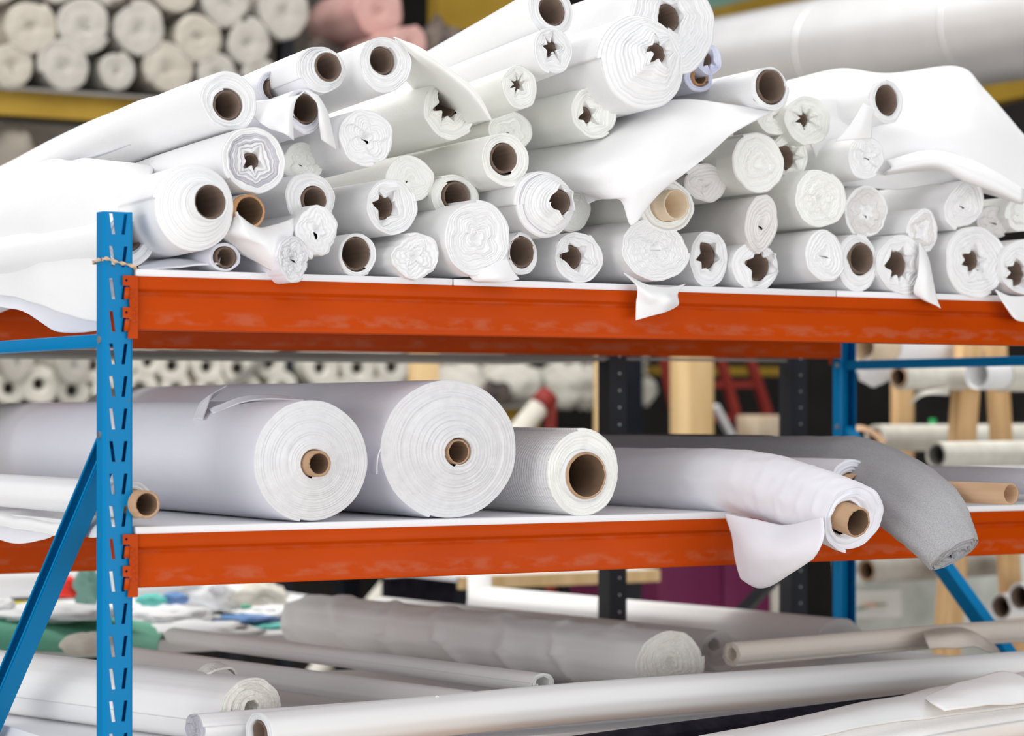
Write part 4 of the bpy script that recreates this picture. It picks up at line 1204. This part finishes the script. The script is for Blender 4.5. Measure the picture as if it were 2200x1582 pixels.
# dark navy rack standing back to back with the blue one
YN = 1.3
nr = empty('navy_rack', (0.8, YN + .5, 0.0), 'dark navy rack standing directly behind the blue and orange one', 'rack')
for px in (1328, 1717):
    p = at(px, 850, YN)
    for (x0, x1, y0, y1) in ((-.024, .024, 0, .003), (-.024, -.021, .003, .05), (.021, .024, .003, .05)):
        MB().box((p.x + x0, YN + y0, 0), (p.x + x1, YN + y1, EYE + .30)).build('upright_post', 'navy', nr)
    mb = MB()
    for k in range(46):
        z = EYE + .25 - k * .04
        mb.tube([(p.x + .004, YN - .001, z), (p.x + .004, YN + .001, z)], .003, 8)
    mb.build('bolt_holes', 'silver', nr)['kind'] = 'stuff'
xr = at(1305, 770, YN).x
MB().box((-1.6, YN + .005, EYE + .118), (xr, YN + .45, EYE + .130)).build('shelf_board', 'grey_board', nr)
MB().box((xr, YN + .002, EYE + .122), (at(1692, 770, YN).x, YN + .05, EYE + .128)).build('shelf_rail', 'grey_board', nr)
MB().bar(at(1575, 1335, YN + .3), at(1668, 1238, YN + .1), .02, .03).build('frame_brace', 'navy', nr)
MB().box((-1.6, YN + .3, 0), (-1.55, YN + .35, EYE + .118)).build('upright_post', 'navy', nr)
MB().box((-1.6, YN + .40, 0), (-1.55, YN + .45, EYE + .118)).build('upright_post', 'navy', nr)

# red steel ladder, a box and the ochre beam behind it
YL = 3.62
zcab = at(1540, 948, 3.5).z
tag(MB().box((at(1412, 900, 3.36).x, 3.36, 0), (at(1690, 900, 3.36).x, 3.95, zcab)).build('black_cabinet', 'navy', bevel=.004), 'black cabinet in the dark on which the red ladder stands', 'cabinet')
lad = empty('ladder', (at(1540, 900, YL).x, YL, zcab), 'red steel ladder leaning in the dark behind the timber post', 'ladder')
for (a, b) in (((1418, 730), (1462, 935)), ((1536, 730), (1592, 935)), ((1597, 730), (1664, 935))):
    p, q2 = at(*a, YL), at(*b, YL)
    d = (q2 - p)
    MB().bar(p, p + d * ((p.z - zcab) / (p.z - q2.z)), .028, .03).build('rail', 'red_dull', lad)
for (a, b) in (((1432, 828), (1626, 826)), ((1450, 900), (1650, 898)), ((1418, 762), (1604, 762))):
    MB().bar(at(*a, YL + .01), at(*b, YL + .01), .03, .026).build('rung', 'red_dull', lad)
tag(MB().bar(at(1536, 872, 3.5), at(1577, 948, 3.5), .025, .02).build('pale_rod', 'pvc'), 'pale rod leaning beside the broad timber post', 'rod')
bx = at(1638, 920, 3.5)
tag(MB().box((bx.x - .055, bx.y - .04, zcab), (bx.x + .05, bx.y + .08, bx.z + .045)).build('carton', 'card_pale', bevel=.004), 'small beige carton at the foot of the red ladder', 'box')
bb = at(1410, 800, 4.9)
be = at(1690, 800, 4.9)
tag(MB().box((bb.x, 4.9, at(1550, 806, 4.9).z), (be.x, 4.98, at(1550, 788, 4.9).z)).build('wall_beam', 'ochre'), 'short ochre beam behind the red ladder', 'beam')

# duct under the roof and the ochre rails beside it
dd = empty('air_duct', at(1900, 60, 3.8), 'large shiny metal ventilation duct crossing the upper right', 'air duct')
XD = 4.35
zD0 = at_x(2192, 42, XD)
zD1 = at_x(1560, 148, XD)
dirD = (zD1 - zD0).normalized()
u_, v_ = dirD.cross(Vector((0, 0, 1))).normalized(), None
v_ = u_.cross(dirD)
RD = .20
vs, fs = [], []
nsec, sg = 150, 56
start = zD0 - dirD * 1.2
LD = (zD1 - zD0).length + 2.6
for i in range(nsec):
    s = LD * i / (nsec - 1)
    r = RD * (1 + (.006 if i % 2 else 0))
    for k in range(sg):
        t = 2 * math.pi * k / sg
        vs.append(start + dirD * s + (u_ * math.cos(t) + v_ * math.sin(t)) * r)
for i in range(nsec - 1):
    for k in range(sg):
        fs.append((i * sg + k, i * sg + (k + 1) % sg, (i + 1) * sg + (k + 1) % sg, (i + 1) * sg + k))
raw_obj('duct_pipe', vs, fs, 'steel', dd.location, dd)
for px, py in ((1790, 100), (2105, 55)):
    c = at_x(px, py, XD)
    k = (c - start).dot(dirD)
    vv, ff = pipe_mesh(start + dirD * (k - .03), dirD, u_, v_, RD * 1.006, .003, .012, 56)
    raw_obj('joint_collar', vv, ff, 'steel', dd.location, dd)
tag(MB().bar(at_x(1470, 66, 5.2), at_x(1800, -16, 5.2), .06, .12).build('roof_rail', 'ochre'), 'ochre rail above the metal duct', 'rail')
tag(MB().bar(at_x(1960, 232, 5.2), at_x(2260, 166, 5.2), .06, .11).build('roof_rail', 'ochre'), 'ochre rail below the metal duct at the right edge', 'rail')
tag(MB().bar(at_x(1520, 10, 5.3), at_x(1720, -34, 5.3), .10, .30).build('green_sheet', 'teal_dark'), 'sea-green sheet at the top edge beside the upper right peak', 'sheet')
tag(MB().box((at(940, 20, 5.4).x, 5.4, at(940, 60, 5.4).z), (at(1130, 20, 5.4).x, 5.48, at(940, -30, 5.4).z)).build('roof_rail', 'ochre'), 'ochre beam end behind the topmost white roll', 'rail')

# stand with rolls of ecru cloth at the right
YS = 1.75
st = empty('roll_stand', (at(2090, 900, YS).x, YS, 0), 'wooden trestle stand carrying ecru rolls, seen at the right', 'stand')
def leg(p0, p1, w0, Y, d=.07):
    a, b = at(*p0, Y), at(*p1, Y)
    k = (a - b)
    k = k / (a.z - b.z)
    foot = a - k * a.z
    wv = w0 / scale_of(at(p0[0], p0[1], Y)) * 1.06
    mb = MB().prism([(-wv / 2, 0), (wv / 2, 0), (wv / 2, d), (-wv / 2, d)], a, foot, (1, 0, 0), (0, 1, 0))
    mb.build('leg', 'wood', st, bevel=.002)
leg((2094, 725), (2046, 1395), 50, YS, .045)
leg((2145, 725), (2186, 1395), 46, YS + .05, .03)
leg((1945, 780), (1945, 1100), 46, YS + 1.0, .03)
p, q2 = at(2118, 1346, YS), at(2260, 1350, YS)
MB().bar(p, q2, .05, .024).build('cross_bar', 'wood', st)
def stand_roll(label, px, py, Y, ry, hole, core, prot, m, L, kind='tube', **k):
    P = at(px, py, Y)
    return roll(label, px, py, Y, ry, ry * .8, kind, hole=hole, core=core, prot=prot, nl=4, m=m, seg=48, seed=k.pop('seed', px), spine=[((px, py, Y), 1.0), (P + Vector((L * .5, .04, 0)), 1.0), (P + Vector((L, .08, 0)), 1.0)],
                group='ecru rolls on the trestle stand', gd=.003, tel=.002, rough=.03, **k)
stand_roll('ecru roll with a kraft core on the trestle, right of the white bundle', 1932, 810, YS - .05, 28, 21, 'card', .004, 'ecru', .34)
stand_roll('ecru roll on a wide white plastic tube, at the right edge under the blue brace', 2150, 806, YS - .15, 36, 33, 'pvc', .10, 'ecru', .6)
stand_roll('lilac-white roll on a thick tan tube, just under the top beam at the right', 1905, 744, YS + .1, 41, 38, 'card_pale', .11, 'cool_white', .45)
blob('cloth_bundle', 'white cloth bundle under the blue brace beside the ecru roll', 'bundle', 1880, 796, YS + .1, 38, 30, 'white', seed=41)
rb_ = stand_roll('ecru roll behind the trestle legs, above the greenish-white roll', 1880, 942, YS + .5, 30, 20, 'card', .0, 'ecru', 1.2)
stand_roll('greenish-white roll with a grey-lined hollow end at the right edge', 2012, 978, YS - .35, 29, 22, 'hole', .0, 'ecru', .6)
stand_roll('lilac-white roll low at the right edge behind the bare brown tube', 2060, 1030, YS - .2, 28, 10, 'hole', .0, 'cool_white', .5)
stand_roll('clear-wrapped white roll with a dark hollow, lower right behind the rack', 1862, 1226, YS + .15, 29, 22, 'card', .0, 'wrap', .55)
stand_roll('white roll with a dark hollow lying on the trestle bar at the right edge', 2150, 1305, YS - .1, 30, 24, 'card_grey', .0, 'white', .4)
stand_roll('white roll cut by the right edge, in front of the one on the trestle bar', 2190, 1284, YS - .2, 32, 25, 'card_grey', .0, 'white', .3)
(sheet('paper_curl', [
    [(1815, 925, 1.5), (1850, 914, 1.55), (1885, 930, 1.55), (1905, 950, 1.5)],
    [(1818, 935, 1.45), (1850, 925, 1.48), (1880, 940, 1.48), (1895, 960, 1.45)]], 'card', rb_, 7, .003, .002, 51))
tag(sheet('cloth_scrap', [[(1968, 842, 1.7), (2000, 838, 1.68), (2040, 830, 1.7)], [(1955, 872, 1.69), (1985, 850, 1.66), (2038, 850, 1.7)]], 'ecru', None, 6, .002, .001, 52), 'ecru cloth end hanging from the roll with the kraft core', 'cloth')
tag(MB().tube([at(2004, 925, 2.6), at(2004, 900, 2.6)], .012, 12).build('bottle_cap', 'green_bright'), 'bright green cap glowing in the dark behind the trestle', 'cap')
gp = sheet('plastic_sheet', [
    [(1795, 1150, 2.6), (1900, 1150, 2.55), (2050, 1150, 2.6), (2260, 1150, 2.55)],
    [(1795, 1260, 2.55), (1900, 1260, 2.5), (2050, 1265, 2.6), (2260, 1260, 2.5)],
    [(1795, 1360, 2.6), (1900, 1360, 2.58), (2050, 1360, 2.55), (2260, 1360, 2.6)],
    [(1795, 1480, 2.6), (1900, 1480, 2.6), (2050, 1480, 2.6), (2260, 1480, 2.6)]], 'greyplastic', None, 6, .004, .012, 53, 4)
tag(gp, 'grey-green translucent plastic sheet hanging behind the trestle, lower right', 'sheet')
lb = empty('paper_label', at(1872, 1330, 2.4), 'white paper label with faint grey and orange print on the plastic sheet', 'label')
def plate(name, pts, Y, m, parent):
    mb = MB()
    q = [at(x, y, Y) for x, y in pts]
    n = len(q)
    mb.add(q + [p + Vector((0, .003, 0)) for p in q], [tuple(range(n)), tuple(range(2 * n - 1, n - 1, -1))] + [(i, (i + 1) % n, n + (i + 1) % n, n + i) for i in range(n)])
    return mb.build(name, m, parent)
plate('paper', [(1800, 1272), (1935, 1268), (1937, 1326), (1802, 1330)], 2.4, 'white_label', lb)
plate('printed_mark', [(1832, 1312), (1850, 1302), (1872, 1298), (1874, 1304), (1846, 1312)], 2.394, 'ink_grey', lb)
plate('printed_mark', [(1850, 1302), (1872, 1295), (1902, 1296), (1900, 1302), (1862, 1305)], 2.392, 'ink_orange', lb)
plate('printed_mark', [(1880, 1298), (1905, 1296), (1906, 1301), (1882, 1303)], 2.390, 'ink_grey', lb)

# table, maroon cupboard and small things under the middle shelf
tb = empty('work_table', (at(1200, 1250, 2.4).x, 2.7, 0), 'white-topped table with a wooden edge in the shade behind the bottom shelf', 'table')
ta, tb2 = at(1020, 1232, 2.4), at(1412, 1268, 2.4)
MB().box((ta.x - .05, 2.4, EYE - .470), (tb2.x, 3.3, EYE - .455)).build('table_top', 'board', tb)
MB().box((ta.x - .05, 2.385, EYE - .490), (tb2.x, 2.41, EYE - .456)).build('edge_strip', 'wood_pale', tb)
for x in (ta.x, tb2.x - .08):
    for y in (2.45, 3.2):
        MB().box((x, y, 0), (x + .06, y + .06, EYE - .47)).build('leg', 'navy', tb)
MB().box((ta.x, 2.9, .2), (tb2.x - .1, 2.95, EYE - .49)).build('back_board', 'black_cloth', tb)
tag(MB().tube([at(1030, 1275, 2.2) - Vector((0, 0, at(1030, 1275, 2.2).z)), at(1030, 1180, 2.2)], .032, 20).build('grey_pipe', 'grey_white', smooth=True), 'short grey pipe standing behind the wrinkled roll', 'pipe')
cb = empty('cupboard', (at(1535, 1300, 2.7).x, 2.95, 0), 'maroon cupboard with two doors behind the bottom shelf', 'cupboard')
c0, c1, c2 = at(1414, 1290, 2.7).x, at(1553, 1290, 2.7).x, at(1655, 1290, 2.7).x
zt = at(1500, 1130, 2.7).z
MB().box((c0, 2.72, 0), (c2, 3.2, zt)).build('body', 'maroon', cb)
MB().box((c0, 2.70, .05), (c1 - .003, 2.72, zt - .01)).build('door', 'maroon', cb, bevel=.002)
MB().box((c1 + .003, 2.70, .05), (c2, 2.72, zt - .01)).build('door', 'maroon', cb, bevel=.002)
upright('pale_board', 'pale grey board between the maroon cupboard and the navy post', 'board', 1657, 1690, 1180, 3000, 2.75, 'ecru', .03)

# sorting table with printed scraps at the lower left
sx0, sx1 = at(-120, 1380, 1.5).x, at(660, 1340, 2.3).x
ztab = at(200, 1400, 1.45).z
sc_t = empty('sorting_table', ((sx0 + sx1) / 2, 1.9, 0), 'low white table behind the bottom shelf, piled with printed scraps', 'table')
MB().box((sx0, 1.62, ztab - .03), (sx1 + .2, 2.9, ztab)).build('table_top', 'board', sc_t)
for x in (sx0 + .05, sx1):
    for y in (1.66, 2.8):
        MB().box((x, y, 0), (x + .05, y + .05, ztab - .03)).build('leg', 'navy', sc_t)
GS = 'printed cloth scraps on the sorting table'
along_x('thick white roll lying across the sorting table at the left edge', -60, 1252, 2.25, 40, [((.25, .0, 0), 1.0), ((.5, 0, 0), 1.0), ((.62, 0, 0), .98)], nl=4, m='paper_white', seed=61, group=GS + ' (rolls)')
def scrap(label, px, py, Y, rx, ry, m, seed, name='cloth_scrap', amp=.4, depth=.9, freq=2.4):
    return blob(name, label, 'cloth scrap', px, py, Y, rx, ry, m, depth, amp, freq, seed, GS)
scrap('bright red cloth bundle beside the white roll on the sorting table', 142, 1262, 2.0, 30, 22, 'red_vivid', 62, amp=.2)
scrap('green-grey crumpled scrap just left of the blue post', 190, 1262, 1.95, 26, 42, 'teal_dark', 63)
tag(MB().bar(at(12, 1298, 1.8), at(134, 1300, 1.8), .03, .012).build('yellow_strip', 'yellow'), 'yellow plastic strip lying before the white roll at the left', 'strip')
scrap('white crumpled scrap left of the yellow strip', 0, 1300, 1.75, 30, 14, 'scrap', 64)
scrap('long white crumpled scrap between the yellow strip and the green cloth', 120, 1316, 1.7, 130, 16, 'scrap', 65)
scrap('white scrap just right of the blue post above the others', 330, 1268, 2.3, 50, 24, 'scrap', 66)
scrap('teal printed scrap right of the blue post', 325, 1290, 2.05, 32, 13, 'teal', 67, amp=.2)
scrap('blue printed scrap beside the teal one', 375, 1287, 2.06, 30, 13, 'blue_print', 68, amp=.2)
scrap('large white crumpled scrap behind the blue printed one', 455, 1278, 2.25, 76, 38, 'scrap', 69)
scrap('cream crumpled scrap at the right end of the heap', 545, 1280, 2.2, 66, 30, 'ecru', 70)
scrap('white crumpled scrap in the middle of the heap, below the teal one', 380, 1324, 1.85, 80, 20, 'scrap', 71)
scrap('narrow violet-blue printed scrap in the middle of the heap', 520, 1330, 1.86, 76, 8, 'blue_print', 72, amp=.2)
scrap('narrow teal printed scrap beside the big wrinkled roll', 575, 1345, 1.8, 60, 6, 'teal', 73, amp=.2)
scrap('white scrap lying on the right of the heap against the wrinkled roll', 580, 1316, 2.0, 70, 12, 'scrap', 74)
scrap('white scrap at the front of the heap, lowest of all', 420, 1356, 1.7, 120, 18, 'scrap', 75)
scrap('small olive-green scrap near the cream one', 528, 1304, 2.02, 12, 6, 'green', 76, amp=.2)
tag(sheet('green_cloth', [
    [(-60, 1318, 1.85), (60, 1318, 1.82), (160, 1322, 1.8), (300, 1334, 1.78), (350, 1345, 1.76)],
    [(-60, 1335, 1.68), (60, 1338, 1.66), (170, 1345, 1.66), (300, 1356, 1.64), (350, 1362, 1.64)],
    [(-60, 1358, 1.56), (60, 1364, 1.55), (170, 1372, 1.54), (300, 1380, 1.54), (340, 1382, 1.54)],
    [(-60, 1392, 1.52), (60, 1398, 1.51), (170, 1404, 1.5), (300, 1410, 1.5), (335, 1410, 1.5)]], 'green', None, 7, .003, .004, 77, 8), 'flat green cloth draped over the front of the sorting table, left', 'cloth')
scrap('pale cream cloth hump in front of the green cloth, beside the blue post', 190, 1384, 1.45, 62, 24, 'ecru', 78, amp=.15)
